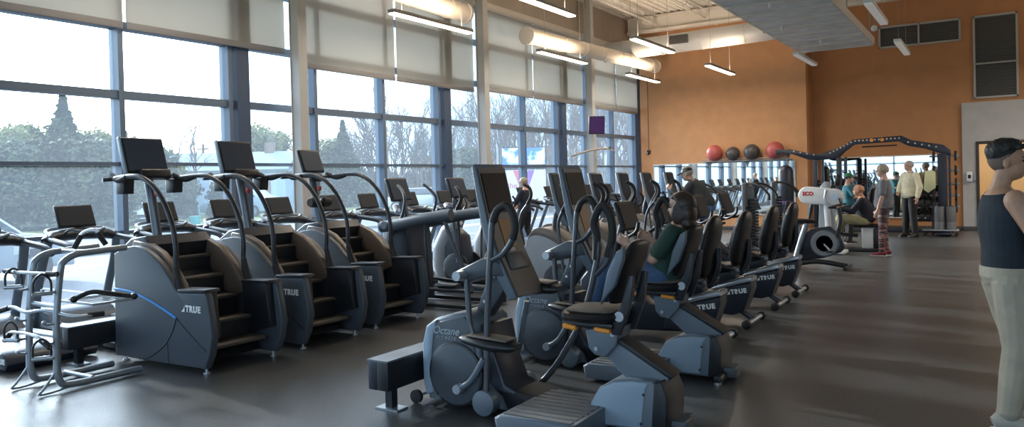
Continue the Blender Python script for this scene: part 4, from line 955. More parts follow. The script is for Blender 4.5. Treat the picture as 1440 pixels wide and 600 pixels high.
# ---------------------------------------------------------------- functional rig in front of the wide mirror
rigm = mat('dark blue rig steel', (.018, .024, .040), .4)
t = thing('functional_rig', 'dark arched training rig with pulley arms before the wide mirror', 'exercise rig', (-2.95, 21.3, 0))
X = lambda v: v+2.95
MB().prism([(X(-4.97), 2.10), (X(-4.97), 2.22), (X(-4.6), 2.22), (X(-4.15), 2.10), (X(-3.85), 2.06), (X(-3.31), 2.24), (X(-3.06), 2.40), (X(-1.95), 2.44), (X(-1.74), 2.32), (X(-1.05), 2.17), (X(-.90), 2.04), (X(-.90), 1.90), (X(-1.12), 1.97), (X(-1.45), 2.10), (X(-1.80), 2.18), (X(-2.0), 2.30), (X(-3.02), 2.27), (X(-3.25), 2.10), (X(-3.42), 1.93), (X(-3.9), 1.90), (X(-4.15), 1.93), (X(-4.55), 2.09), (X(-4.85), 2.11)], -.06, .06, .01).build('arched_beam', rigm, t)
beam_ = [c_ for c_ in t.children if c_.name.startswith('arched_beam')][0]
for (xa, za, xb, zb, n_) in ((-4.5, 2.16, -4.0, 2.05, 4), (-3.6, 2.08, -3.1, 2.33, 7), (-3.0, 2.36, -2.0, 2.38, 12), (-1.8, 2.27, -1.2, 2.13, 5)):
    for i in range(n_):
        f = i/(n_-1); MB().lathe([(.02, -.066), (.02, -.060)], (X(xa+(xb-xa)*f), 0, za+(zb-za)*f), 'y', 10).build('bolt_hole', mat('pale hole', (.55, .5, .45), .5), beam_)
for xx in (-2.62, -2.38): MB().lathe([(.045, -.068), (.045, -.06)], (X(xx), 0, 2.36), 'y', 14).build('orange_badge', orange, t)
MB().seg((X(-2.85), -.02, 2.20), (X(-2.05), -.02, 2.21), .018).build('pull_up_bar', blackm, t)
for xx, w in ((-3.98, .10), (-3.80, .06), (-3.40, .12), (-3.24, .06), (-1.08, .20), (-.93, .05)):
    MB().box((X(xx), 0, .98), (w, .12, 1.96), bev=.008).build('upright_post', rigm, t)
for x0, x1 in ((-4.0, -3.78), (-3.42, -3.22)):
    m = MB()
    for k in range(14): m.box((X((x0+x1)/2), .1, .25+k*.085), (abs(x1-x0)-.02, .12, .06), bev=.006)
    m.build('weight_stack', black, t)
for xx in (-4.88, -4.66): 
    q = MB().lathe([(.05, -.02), (.05, .02)], (X(xx), 0, 2.06), 'y', 16).build('pulley', black, t)
    MB().seg((X(xx), 0, 2.04), (X(xx), 0, 1.2), .006, n=5).build('pulley_cable', black, q); MB().seg((X(xx)-.08, 0, 1.18), (X(xx)+.08, 0, 1.18), .016).build('pulley_handle', rubber, q)
for z in (.08,): MB().box((X(-2.4), .12, z), (3.1, .12, .08), bev=.01).build('base_beam', rigm, t)
MB().box((X(-3.7), -.25, .06), (.6, .7, .06), bev=.01).build('base_foot', rigm, t); MB().box((X(-1.05), -.25, .06), (.3, .7, .06), bev=.01).build('base_foot', rigm, t)
def plate(label, x, z, r, y=-.14, grp='weight plates on the rig post'):
    p = thing('weight_plate', label, 'weight plate', (x, 21.3+y, z), 0, grp)
    MB().lathe([(.026, -.025), (.9*r, -.025), (r, -.015), (r, .015), (.9*r, .025), (.026, .025)], (0, 0, 0), 'x', 26).build('plate_disc', rubber, p)
    MB().lathe([(.026, -.03), (.045, -.03), (.045, .03), (.026, .03)], (0, 0, 0), 'x', 16).build('plate_hub', silver, p)
lv_ = ['top', 'second', 'third', 'fourth', 'bottom']
for i, z in enumerate((1.90, 1.55, 1.22, .95, .68)):
    MB().seg((X(-1.35), 0, z), (X(-.72), 0, z), .024).build('plate_horn', silver, t)
    plate('black weight plate on the %s left horn of the right rig post' % lv_[i], -1.26, z, .13 if i < 2 else .17, 0); plate('black weight plate on the %s right horn of the right rig post' % lv_[i], -.80, z, .12 if i < 2 else .15, 0)
# dumbbell-and-kettlebell rack beside the post
t = thing('dumbbell_rack', 'low dark rack crowded with dumbbells beside the man in cream', 'rack', (-1.62, 21.35, 0))
for z in (.35, .70, 1.0): MB().box((0, 0, z), (.62, .30, .03), (radians(-12), 0, 0), .006).build('rack_shelf', rigm, t)
for s in (-.32, .32): MB().prism([(-.2, 0), (.2, 0), (.12, 1.1), (.04, 1.1)], s-.02, s+.02, plane='yz').build('side_frame', rigm, t)
lvl = ['low', 'middle', 'upper']
for r_, z in enumerate((.35, .70, 1.0)):
    for k in range(4):
        d = thing('dumbbell', 'round dumbbell on the %s shelf of the low dark rack' % lvl[r_], 'dumbbell', (-1.62-.23+.155*k, 21.33, z+.082), 0, 'dumbbells on the %s shelf' % lvl[r_])
        MB().seg((0, -.1, 0), (0, .1, 0), .014).build('dumbbell_handle', silver, d)
        for s in (-1, 1): MB().lathe([(.05, s*.06), (.062, s*.07), (.062, s*.13), (.05, s*.14)], (0, 0, 0), 'y', 18).build('dumbbell_head', rubber, d)
t = thing('trolley', 'flat pale trolley on casters at the foot of the rig', 'trolley', (-1.12, 20.95, 0))
MB().box((0, 0, .14), (.76, .34, .03), bev=.006).build('trolley_deck', silver, t)
for sx in (-.33, .33):
    for sy in (-.13, .13): MB().lathe([(.03, -.015), (.04, -.01), (.04, .01), (.03, .015)], (sx, sy, .045), 'y', 14).build('caster', rubber, t); 
for i, (xx, lb) in enumerate(((-1.14, 'dark grey foam roller upright on the trolley, left one'), (-.90, 'dark grey foam roller upright on the trolley, right one'))):
    r_ = thing('foam_roller', lb, 'foam roller', (xx, 20.95, .157), 0, 'foam rollers on the trolley')
    MB().lathe([(.10, 0), (.105, .02), (.105, .17), (.098, .18), (.105, .19), (.105, .52), (.1, .54)], n=24).build('foam', mat('grey foam', (.15, .155, .16), .7), r_); MB().lathe([(.035, .541), (.05, .541), (.05, .546), (.035, .546)], n=16).build('core_rim', black, r_)
t = thing('hanging_towel', 'pale yellow towel hanging from the rig post', 'towel', (-1.34, 21.15, 1.10)); MB().prism([(-.14, 0), (-.04, -.08), (.12, .04), (.12, .42), (.05, .47), (-.10, .45)], -.02, .02, .012).build('towel_cloth', mat('pale yellow cloth', (.62, .62, .38), .8), t)
# heavy bag on a stand
t = thing('heavy_bag', 'dark navy heavy bag standing before the long mirror', 'punching bag', (-4.56, 20.5, 0))
MB().lathe([(.02, 1.80), (.06, 1.79), (.15, 1.74), (.19, 1.64), (.195, 1.2), (.19, .72), (.17, .62), (.05, .58)], n=28).build('bag', navy, t); MB().lathe([(.197, .80), (.197, .88)], n=28).build('purple_band', mat('purple band', (.12, .06, .20), .5), t)
MB().lathe([(.07, .4), (.07, .6)], n=16).build('neck', black, t); MB().lathe([(.30, 0), (.32, .06), (.28, .34), (.1, .42)], n=28).build('base', black, t)
# upper-body cycle with long white housing
t = thing('arm_cycle', 'arm cycle with long white oval housing and dark cranks', 'exercise machine', (-2.90, 16.0, 0))
h = MB().prism(arc2(-.24, 1.14, .17, 90, 270, 10)+arc2(.26, 1.10, .16, -90, 90, 10), -.09, .09, .025).build('oval_housing', white, t)
text('logo', 'ECO', .10, (-.22, -.094, 1.17), RY, mat('logo red', (.6, .04, .04), .5), h, bold=.006); MB().lathe([(.07, -.10), (.07, -.09)], (.26, 0, 1.10), 'y', 20).build('hub_plate', silver, h)
MB().tube([(.05, 0, .1), (.12, 0, .5), (.1, 0, 1.0)], .06, 12).build('column', white, t); MB().tube([(.12, -.12, 1.24), (.10, -.14, 1.05), (.22, -.14, .92), (.34, -.13, .86)], .025, 10).build('crank_arm', silver, t)
for s in (-1, 1): MB().tube([(.22, s*.14, 1.28), (.26, s*.2, 1.38), (.22, s*.22, 1.52)], .022, 8).build('crank_handle', rubber, t)
MB().box((.32, .03, 1.42), (.10, .20, .22), (0, .2, 0), .03).build('console', black, t); MB().box((0, 0, .04), (.9, .5, .06), bev=.02).build('base', white, t)
MB().prism([(-.10, .3), (-.04, 1.30), (.04, 1.40), (.14, 1.38), (.24, .3)], .14, .34, .03).build('rear_cowl', ltgrey, t)
# upright cycle with exposed ring wheel
t = thing('upright_cycle', 'dark upright cycle with pale ring flywheel, after the recumbent bikes', 'exercise bike', (-2.50, 13.4, 0))
fw = MB().lathe([(.06, -.03), (.13, -.045), (.20, -.045), (.22, -.03), (.22, .03), (.20, .045), (.13, .045), (.06, .03)], (.12, 0, .42), 'y', 36).build('flywheel', slate, t)
MB().lathe([(.001, -.042), (.10, -.048), (.128, -.046), (.128, .046), (.001, .04)], (.12, 0, .42), 'y', 36).build('hub_cover', char, fw)
MB().lathe([(.13, -.05), (.135, -.056), (.195, -.056), (.2, -.05)], (.12, 0, .42), 'y', 36).build('wheel_ring', mat('ring grey', (.22, .25, .28), .4), fw)
MB().prism([(-.40, .10), (-.32, .45), (-.1, .66), (.2, .70), (.36, .55), (.42, .35), (.36, .28), (.1, .18)], .02, .10, .02).build('rear_cowl', navy, t)
MB().tube([(-.36, 0, .10), (-.26, 0, .45), (-.16, 0, .74)], .045, 12).build('seat_post', silver, t)
MB().loft([((-.36, 0, .78), .12, .03), ((-.28, 0, .79), .13, .04), ((-.10, 0, .78), .06, .035), ((.02, 0, .77), .03, .02)]).build('saddle', vinyl, t)
MB().tube([(.30, 0, .5), (.36, 0, .8), (.34, 0, 1.0)], .035, 10).build('bar_post', blackm, t); MB().tube([(.30, 0, 1.0), (.22, -.2, 1.02), (.42, -.24, 1.06)], .016, 8).build('handlebar', rubber, t); MB().tube([(.30, 0, 1.0), (.22, .2, 1.02), (.42, .24, 1.06)], .016, 8).build('handlebar', rubber, t)
MB().box((.38, 0, 1.10), (.03, .18, .13), (0, -.3, 0), .01).build('console', black, t)
MB().seg((.12, -.10, .42), (.22, -.10, .30), .014).build('crank_arm', silver, t); MB().box((.22, -.16, .30), (.10, .09, .03), bev=.008).build('pedal', black, t)
MB().seg((.12, .10, .42), (.02, .10, .54), .014).build('crank_arm', silver, t); MB().box((.02, .16, .54), (.10, .09, .03), bev=.008).build('pedal', black, t)
MB().tube([(-.38, 0, .06), (0, 0, .12), (.46, 0, .06)], .04, 10).build('base_beam', blackm, t)
for xx in (-.38, .46): MB().seg((xx, -.27, .04), (xx, .27, .04), .032).build('stabilizer', rubber, t)
# seated leg machine
t = thing('leg_machine', 'seated leg machine with white pedestal under the bald man', 'exercise machine', (-2.25, 16.75, 0))
MB().box((.0, 0, .03), (.75, .5, .06), bev=.015).build('base', black, t); MB().box((.10, 0, .27), (.24, .22, .44), bev=.03).build('pedestal', white, t); MB().box((.26, 0, .25), (.14, .24, .40), bev=.02).build('rear_pedestal', black, t)
MB().loft([((-.16, 0, .50), .15, .03), ((-.05, 0, .50), .20, .04), ((.25, 0, .50), .20, .04), ((.32, 0, .51), .15, .03)]).build('seat', vinyl, t)
MB().loft([((.36, 0, .56), .14, .03), ((.42, 0, .78), .17, .045), ((.46, 0, .98), .12, .03)]).build('backrest', vinyl, t)
MB().tube([(-.1, -.02, .30), (-.5, 0, .36), (-.75, 0, .62)], .035, 10).build('arm_beam', blackm, t); MB().tube([(-.75, -.25, .92), (-.75, 0, .90), (-.75, .25, .92)], .018, 8).build('handlebar', silver, t); MB().tube([(-.75, 0, .60), (-.76, 0, .92)], .03, 10).build('mast', blackm, t)
MB().seg((-.60, -.15, .18), (-.60, .15, .18), .05).build('foot_roller', vinyl, t); MB().tube([(-.5, 0, .36), (-.60, 0, .18)], .02, 8).build('leg_arm', silver, t)
# selectorised machines beyond the recumbent bikes
def selector(label, x, y, rz):
    t = thing('weight_machine', label, 'exercise machine', (x, y, 0), rz, 'weight machines before the long mirror')
    MB().box((-.4, 0, .70), (.10, .55, 1.4), bev=.02).build('tower', char, t); m = MB()
    for k in range(15): m.box((-.28, 0, .14+k*.065), (.12, .32, .05), bev=.004)
    m.build('weight_stack', black, t)
    MB().box((.05, 0, .04), (1.1, .12, .06), bev=.01).build('base_beam', ltgrey, t); MB().box((.45, 0, .04), (.1, .6, .06), bev=.01).build('rear_foot', ltgrey, t)
    MB().tube([(.05, 0, .06), (.15, 0, .45)], .04, 10).build('seat_post', ltgrey, t); MB().loft([((-.05, 0, .48), .15, .03), ((.02, 0, .48), .18, .04), ((.3, 0, .48), .18, .04), ((.36, 0, .49), .13, .03)]).build('seat', vinyl, t)
    MB().loft([((.34, 0, .56), .14, .03), ((.38, 0, .80), .16, .05), ((.42, 0, 1.02), .12, .03)]).build('backrest', vinyl, t)
    for s in (-1, 1): MB().tube([(-.38, s*.2, 1.40), (-.1, s*.3, 1.36), (.1, s*.32, 1.18), (.12, s*.3, 1.05)], .024, 8).build('press_arm', rubber, t)
    MB().box((-.33, 0, 1.42), (.02, .2, .14), bev=.005).build('placard', orange if rz else white, t)
selector('weight machine with dark stack left of the heavy bag', -4.0, 16.3, 0); selector('weight machine with orange placard between two recumbent seats', -3.85, 17.9, .3); selector('weight machine farthest left before the long mirror', -5.6, 17.4, 0)

# ---------------------------------------------------------------- people
def skinmat(nm, c): return mat(nm, c, .5, noise_amt=.06, nscale=30)
def V(*a): return Vector(a)
def finger_hand(mb, wr, d, side, nrm, curl, s=1.0, thumb=1):
    """wr wrist, d forearm direction, side: towards thumb, nrm: palm normal"""
    d = d.normalized(); side = (side-d*side.dot(d)).normalized(); nrm = d.cross(side)*(1 if d.cross(side).dot(nrm) > 0 else -1)
    mb.loft([(wr-d*.01, .026*s, .020*s), (wr+d*.03*s, .036*s, .017*s), (wr+d*.075*s, .042*s, .015*s), (wr+d*.092*s, .040*s, .012*s)], side=side, n=14)
    for i, (off, L) in enumerate(((.030, .072), (.010, .080), (-.010, .075), (-.029, .058))):
        p = wr+d*.085*s+side*off*s; a = 0; chn = [(p, .0092*s)]
        for j, f in enumerate((.45, .32, .23)):
            a += curl*(.55 if j == 0 else .8); dd = d*cos(a)+nrm*sin(a); p = p+dd*L*f*s; chn.append((p, (.0088-.0009*j)*s))
        mb.chain(chn, 8)
    p = wr+d*.022*s+side*.030*s; td = (d*.62+side*.62+nrm*.35).normalized(); q = p+td*.038*s; r = q+(d*.8+side*.15+nrm*(.3+curl*.4)).normalized()*.032*s
    mb.chain([(p, .013*s), (q, .0105*s), (r, .0088*s)], 8)

def person(label, loc, rz, J, skin, top, bottom, shoes, hair, s=1.0, vox=.009, fem=False, group=None):
    """J: joints in a frame where the figure faces +x, y to its left, z up (metres at 1.75 m tall)"""
    t = thing('person', label, 'person', loc, rz); t.scale = (s, s, s)
    g = lambda k: V(*J[k])
    pel, che, nek, hd = g('pelvis'), g('chest'), g('neck'), g('head')
    hy, hp = J.get('look', (0, 0))
    body = MB(); bulk = J.get('bulk', 1.0)
    lat = V(*J.get('lat', (0, 1, 0))); lc = V(*J.get('latc', J.get('lat', (0, 1, 0))))
    sp = (che-pel); w = .93 if fem else 1.0
    tor = [(pel-sp*.18, .10, .09), (pel-sp*.05, .155, .115), (pel+sp*.15, .16*w, .115), (pel+sp*.45, .14*w, .10), (pel+sp*.8, .155*w, .115), (che+sp*.05, .165*w, .115), (che+(nek-che)*.5, .15*w, .095), (che+(nek-che)*.85, .105, .075), (nek+(nek-che)*.05, .06, .055)]
    def torso(mb, k, lo=0, hi=9, belly=0):
        secs = []
        for i, (c, a, b) in enumerate(tor[lo:hi]):
            if 2 < i+lo < 8: a, b = a*bulk, b*bulk
            bb = b + (belly if i+lo in (2, 3) else belly*.5 if i+lo in (1, 4) else 0)
            secs.append((c, a+k, bb+k, lat.lerp(lc, min(1, (i+lo)/6))))
        mb.loft(secs, n=24)
    belly = J.get('belly', 0)
    torso(body, 0, 0, 9, belly)
    up = (hd-nek).normalized()
    body.chain([(nek-up*.02, .056), (nek+(hd-nek)*.5, .053), (hd, .05)])
    # head: skull, jaw, nose, ears, lips
    R = Euler((0, -hp, hy)).to_matrix() if True else None
    R = Matrix.Rotation(hy, 3, 'Z') @ Matrix.Rotation(-hp, 3, 'Y')
    rot = R.to_euler()
    def H(x, y, z): return hd + R @ V(x, y, z)
    body.sph(H(-.008, 0, .028), (.098, .076, .092), 24, rot); body.sph(H(.026, 0, -.03), (.070, .060, .082), 20, rot); body.sph(H(.050, 0, -.076), (.036, .034, .028), 14, rot)
    body.sph(H(.045, 0, .045), (.052, .060, .045), 14, rot)
    body.chain([(H(.088, 0, .012), .008), (H(.104, 0, -.018), .012), (H(.094, 0, -.026), .013)], 10)
    body.sph(H(.088, 0, -.052), (.012, .024, .007), 10, rot); body.sph(H(.085, 0, -.064), (.012, .021, .008), 10, rot)
    for e in (-1, 1): body.sph(H(-.005, e*.078, -.006), (.019, .008, .031), 10, rot); body.sph(H(.078, e*.030, .022), (.018, .020, .008), 10, rot)
    for e, S in ((1, 'L'), (-1, 'R')):
        sh, el, wr = g('sh'+S), g('el'+S), g('wr'+S)
        body.chain([(sh, .056*bulk**1.5), (sh.lerp(el, .4), .047*bulk**1.5), (el, .038*bulk)]); body.chain([(el, .038), (el.lerp(wr, .35), .038), (wr, .025)])
        finger_hand(body, wr, (wr-el) if 'hd'+S not in J else V(*J['hd'+S]), V(*J.get('th'+S, (0, 0, 1))), V(*J.get('pn'+S, (0, -e, 0))), J.get('curl'+S, .35))
        hp_, kn, an = g('hp'+S), g('kn'+S), g('an'+S)
        body.chain([(hp_, .085), (hp_.lerp(kn, .5), .072), (kn, .054)]); body.chain([(kn, .054), (kn.lerp(an, .35), .053), (an, .036)])
        fd = V(*J.get('ft'+S, (1, 0, 0))).normalized(); body.loft([(an-fd*.05-V(0, 0, .03), .026, .03), (an+fd*.04-V(0, 0, .03), .034, .035), (an+fd*.12-V(0, 0, .05), .04, .02), (an+fd*.17-V(0, 0, .055), .03, .014)], side=fd.cross(V(0, 0, 1)))
    b = body.build('body', skin, t, remesh=vox, smooth_it=2)
    for e in (-1, 1):
        MB().sph(H(.086, e*.030, .008), (.009, .013, .0065), 10, rot).build('eye', mat('dark eye', (.03, .02, .015), .2), b)
        if hair.get('brow', True): MB().tube([H(.090, e*.014, .030), H(.094, e*.030, .036), H(.080, e*.050, .031)], .004, 6).build('eyebrow', hair.get('mat', bark), b)
    MB().tube([H(.092, -.022, -.058), H(.100, 0, -.058), H(.092, .022, -.058)], .0035, 6).build('mouth', mat('lip', (.30, .10, .08), .5), b)
    # shirt
    tk, tm_, sl = top['k'], top['mat'], top['sleeve']
    c = MB(); torso(c, tk, 0 if top.get('long', True) else 1, 8, belly)
    for e, S in ((1, 'L'), (-1, 'R')):
        sh, el, wr = g('sh'+S), g('el'+S), g('wr'+S)
        if sl == 'short': c.chain([(sh, .056+tk*.6), (sh.lerp(el, .75), .054+tk*.6)])
        elif sl == 'long': c.chain([(sh, .055+tk*.7), (el, .050+tk*.6)]); c.chain([(el, .050+tk*.7), (wr.lerp(el, .08), .033+tk*.5)])
    if top.get('collar'): c.tube([nek+V(cos(a)*.062, sin(a)*.062, .012+.012*cos(a)) for a in [2*pi*k/14 for k in range(14)]], .018, 8, closed=True)
    co_ = c.build('shirt' if not top.get('jacket') else 'jacket', tm_, b, remesh=vox, smooth_it=3)
    # trousers
    c = MB(); bk = bottom['k']
    c.loft([(pel-sp*.20, .10+bk, .085+bk, lat), (pel-sp*.06, .155+bk, .115+bk, lat), (pel+sp*.13, .155+bk, .115+bk+belly*.6, lat)], n=24)
    for e, S in ((1, 'L'), (-1, 'R')):
        hp_, kn, an = g('hp'+S), g('kn'+S), g('an'+S)
        c.chain([(hp_, .09+bk*.8), (hp_.lerp(kn, .5), .076+bk), (kn, .058+bk)])
        if bottom.get('cut', 1) >= 1: c.chain([(kn, .058+bk), (kn.lerp(an, .4), .056+bk), (kn.lerp(an, .92), .040+bk*1.1)])
        if bottom.get('bag'): c.sph(kn.lerp(an, .93), (.07, .07, .035), 14)
    c.build('trousers', bottom['mat'], b, remesh=vox, smooth_it=3)
    for e, S in ((1, 'L'), (-1, 'R')):
        an = g('an'+S); fd = V(*J.get('ft'+S, (1, 0, 0))).normalized(); sd_ = fd.cross(V(0, 0, 1))
        q = MB().loft([(an-fd*.085-V(0, 0, .035), .030, .030), (an-fd*.06-V(0, 0, .025), .040, .052), (an+fd*.0-V(0, 0, .025), .043, .055), (an+fd*.08-V(0, 0, .045), .046, .034), (an+fd*.15-V(0, 0, .052), .044, .027), (an+fd*.19-V(0, 0, .056), .028, .018)], side=sd_).build('shoe', shoes, b)
        MB().loft([(an-fd*.09-V(0, 0, .074), .034, .008), (an-V(0, 0, .074), .044, .010), (an+fd*.12-V(0, 0, .074), .050, .010), (an+fd*.195-V(0, 0, .070), .030, .008)], side=sd_).build('sole', white if hair.get('wsole', True) else rubber, q)
    # hair
    if hair['style'] != 'none':
        hb = MB(); bm = hb.bm
        bmesh.ops.create_uvsphere(bm, u_segments=40, v_segments=28, radius=1)
        th = hair.get('th', .012); st_ = hair['style']
        for v in bm.verts:
            x, y, z = v.co; k = 1.0
            nz = noise.noise(Vector((x, y, z))*hair.get('ns', 5))*hair.get('na', .03)
            if st_ == 'fade':
                zb = -.30+.62*max(0, x+.55)**1.3; f = (z-zb)/(1-zb)
                g_ = max(0, min(1, (f-.15)/.6)); tt = .0012+.034*g_*g_*(3-2*g_) if f > 0 else -.012; nz = nz*max(0, f)
            else:
                hairline = {'short': (x > .50 and z < .52) or z < -.35 and x > -.2 or z < -.55, 'bob': (x > .42 and z < .5) or z < -.8, 'bald': z > -.05 or z < -.5 or x > .25}[st_]
                k = .80 if hairline else 1.0; tt = th; nz = 0 if hairline else nz
            v.co = H(-.008, 0, .028)+R @ (V(x*(.098+tt)*k, y*(.076+tt)*k, z*(.092+tt)*k)*(1+nz))
        if st_ == 'fade':
            rg = random.Random(4)
            for _ in range(150):
                a = rg.random()*2*pi; q = sqrt(rg.random())*.85; x, y = q*cos(a)*1.05+.12, q*sin(a); z = sqrt(max(0, 1-min(1, x*x+y*y)))
                if z < .45: continue
                p = V(x*.116, y*.090, z*.112+.010*max(0, x)); dd = V(rg.gauss(.4, .5), rg.gauss(0, .5), .5).normalized()*.018
                hb.seg(H(-.008, 0, .028)+R @ (p-dd), H(-.008, 0, .028)+R @ (p+dd), .010, .004, 6)
        if st_ == 'bob':
            hb.sph(H(-.045, 0, -.05), (.082, .096, .12), 20, rot); hb.sph(H(-.05, 0, -.13), (.070, .095, .075), 18, rot)
            for e in (-1, 1): hb.sph(H(.02, e*.078, -.05), (.05, .022, .09), 14, rot)
        hb.build('hair', hair['mat'], b, remesh=.0045 if hair['style'] == 'fade' else .007, smooth_it=1)
        if st_ == 'fade':
            fb = MB(); bmesh.ops.create_uvsphere(fb.bm, u_segments=36, v_segments=24, radius=1)
            for v in fb.bm.verts:
                x, y, z = v.co; ok = z < .45 and z > -.80 and x < (.30 if z > .0 else .02-.25*max(0, -z-.3))
                k = .998 if ok else .90; v.co = H(-.008, 0, .028)+R @ V(x*.1005*k, y*.0785*k, z*.0945*k)
            fb.build('faded_sides', mat('faded hair', (.15, .10, .078), .7, noise_amt=.15, nscale=260), b, sharp=180)
        if st_ == 'bald2': pass
    if hair.get('cap'):
        cb = MB(); bmesh.ops.create_uvsphere(cb.bm, u_segments=28, v_segments=20, radius=1)
        for v in cb.bm.verts:
            x, y, z = v.co; k = 1 if z > .15 else .8; v.co = H(-.008, 0, .030)+R @ V(x*.112*k, y*.090*k, z*.105*k)
        if hair.get('brim'): cb.loft([(H(.07, 0, .058), .07, .010), (H(.12, 0, .055), .068, .008), (H(.165, 0, .046), .045, .006)], side=R @ V(0, 1, 0))
        cb.build('cap', hair['cap'], b)
    if hair.get('glasses'):
        gb = MB()
        for e in (-1, 1):
            gb.tube([H(.104, e*.031+.020*cos(a), .010+.014*sin(a)) for a in [2*pi*k/12 for k in range(12)]], .0022, 5, closed=True); gb.seg(H(.102, e*.052, .014), H(.0, e*.082, .012), .0022, n=5)
        gb.build('glasses', black, b)
    return t, b

def stand(**k):
    J = dict(pelvis=(0, 0, .95), chest=(-.01, 0, 1.30), neck=(-.025, 0, 1.475), head=(.015, 0, 1.615),
             shL=(-.015, .168, 1.395), elL=(-.03, .225, 1.13), wrL=(.05, .24, .89), shR=(-.015, -.168, 1.395), elR=(-.03, -.225, 1.13), wrR=(.05, -.24, .89),
             hpL=(0, .09, .90), knL=(.02, .10, .50), anL=(-.02, .11, .09), hpR=(0, -.09, .90), knR=(.02, -.10, .50), anR=(-.02, -.11, .09), thL=(1, 0, 0), thR=(1, 0, 0))
    J.update(k); return J
skA = skinmat('tan skin', (.42, .235, .155)); skB = skinmat('fair skin', (.50, .30, .22)); skC = skinmat('ruddy skin', (.55, .27, .16))
hBlack = mat('black hair', (.012, .010, .009), .55, noise_amt=.4, nscale=90); hBrown = mat('dark brown hair', (.032, .018, .013), .45, noise_amt=.4, nscale=60); hGrey = mat('grey blond hair', (.32, .27, .20), .6, noise_amt=.3, nscale=60); hWhite = mat('short grey hair', (.35, .33, .31), .7)
def cloth(nm, c, a=.08, sc=14): return mat(nm, c, .85, noise_amt=a, nscale=sc, bump=.15, bscale=300)
sneak = mat('cream shoe', (.45, .42, .36), .6); dshoe = mat('black shoe', (.015, .015, .015), .4); mshoe = mat('maroon shoe', (.16, .02, .03), .5)

# young man at the right edge
person('person in a dark sleeveless top and cream sweatpants, standing at the right edge', (.045, 5.6, 0), radians(18),
       stand(chest=(.0, 0, 1.30), shR=(.0, -.185, 1.405), elR=(.10, -.27, 1.14), wrR=(.33, -.20, 1.20), shL=(.0, .185, 1.405), elL=(.12, .25, 1.14), wrL=(.34, .16, 1.22), curlR=.6, curlL=.6, thR=(0, 0, 1), thL=(0, 0, 1), look=(-.30, .0), bulk=1.13,
             anR=(-.04, -.12, .085), anL=(.08, .12, .085), knR=(.02, -.11, .50), knL=(.10, .11, .50), head=(.02, 0, 1.635)),
       skA, dict(k=.014, mat=cloth('dark navy cotton', (.013, .020, .030)), sleeve='tank'), dict(k=.024, mat=mat('cream fleece', (.40, .35, .27), .85, noise_amt=.1, nscale=6, bump=.9, bscale=9), bag=1), sneak, dict(style='fade', mat=hBlack, th=.020, na=.10, ns=16), s=.985, vox=.007)

# woman in green on the farther seated elliptical
person('person with dark bobbed hair and green top, seated holding the machine handles', (-2.26, 5.95, 0), pi,
       dict(pelvis=(.02, 0, .82), chest=(-.075, 0, 1.09), neck=(-.125, 0, 1.235), head=(-.13, 0, 1.355), look=(.15, .0), lat=(0, 1, 0),
            shL=(-.10, .16, 1.165), elL=(.03, .24, .95), wrL=(.24, .24, 1.07), shR=(-.10, -.16, 1.165), elR=(.03, -.27, .95), wrR=(.24, -.26, 1.06), curlL=1.0, curlR=1.0, thL=(0, 0, 1), thR=(0, 0, 1),
            hpL=(.03, .09, .80), knL=(.47, .12, .90), anL=(.62, .14, .55), hpR=(.03, -.09, .80), knR=(.45, -.12, .82), anR=(.72, -.13, .48), belly=.02),
       skB, dict(k=.018, mat=cloth('dark green knit', (.020, .055, .042)), sleeve='short'), dict(k=.012, mat=cloth('blue denim', (.05, .10, .20))), dshoe, dict(style='bob', mat=hBrown, th=.018, na=.02), s=.98, fem=True)

# man in cap on a tall-console elliptical
person('person in a black cap, grey jacket and blue jeans, bent forward on an elliptical', (-4.32, 13.05, .22), pi,
       stand(pelvis=(-.10, 0, .84), chest=(.07, 0, 1.14), neck=(.16, 0, 1.27), head=(.24, 0, 1.39), look=(0, -.35), shL=(.12, .17, 1.21), elL=(.28, .24, 1.0), wrL=(.44, .24, 1.14), shR=(.12, -.17, 1.21), elR=(.25, -.24, .98), wrR=(.40, -.25, 1.10), curlL=1.1, curlR=1.1, thL=(0, 0, 1), thR=(0, 0, 1),
             hpL=(-.10, .09, .80), knL=(.10, .11, .46), anL=(-.06, .22, .09), hpR=(-.10, -.09, .80), knR=(.12, -.11, .52), anR=(.0, -.22, .12), belly=.03),
       skB, dict(k=.024, mat=cloth('charcoal jacket', (.05, .055, .06)), sleeve='long', jacket=1, collar=1), dict(k=.022, mat=cloth('bright blue denim', (.07, .15, .34))), dshoe, dict(style='short', mat=hWhite, cap=black, brim=1, th=.008), vox=.010)

# walker on a treadmill by the windows
person('person with short grey-blond hair in dark clothes, walking on a treadmill by the windows', (-8.08, 13.38, .16), pi,
       stand(elR=(.10, -.24, 1.16), wrR=(.32, -.25, 1.05), elL=(.10, .24, 1.16), wrL=(.32, .25, 1.05), curlL=1.0, curlR=1.0, knL=(.12, .10, .50), anL=(.02, .11, .12), anR=(-.16, -.11, .10), head=(.03, 0, 1.62), look=(0, -.1)),
       skB, dict(k=.022, mat=cloth('navy fleece', (.012, .016, .030)), sleeve='long'), dict(k=.016, mat=cloth('black cotton', (.012, .012, .014))), dshoe, dict(style='short', mat=hGrey, th=.012, na=.04), s=.85, vox=.010, fem=True)

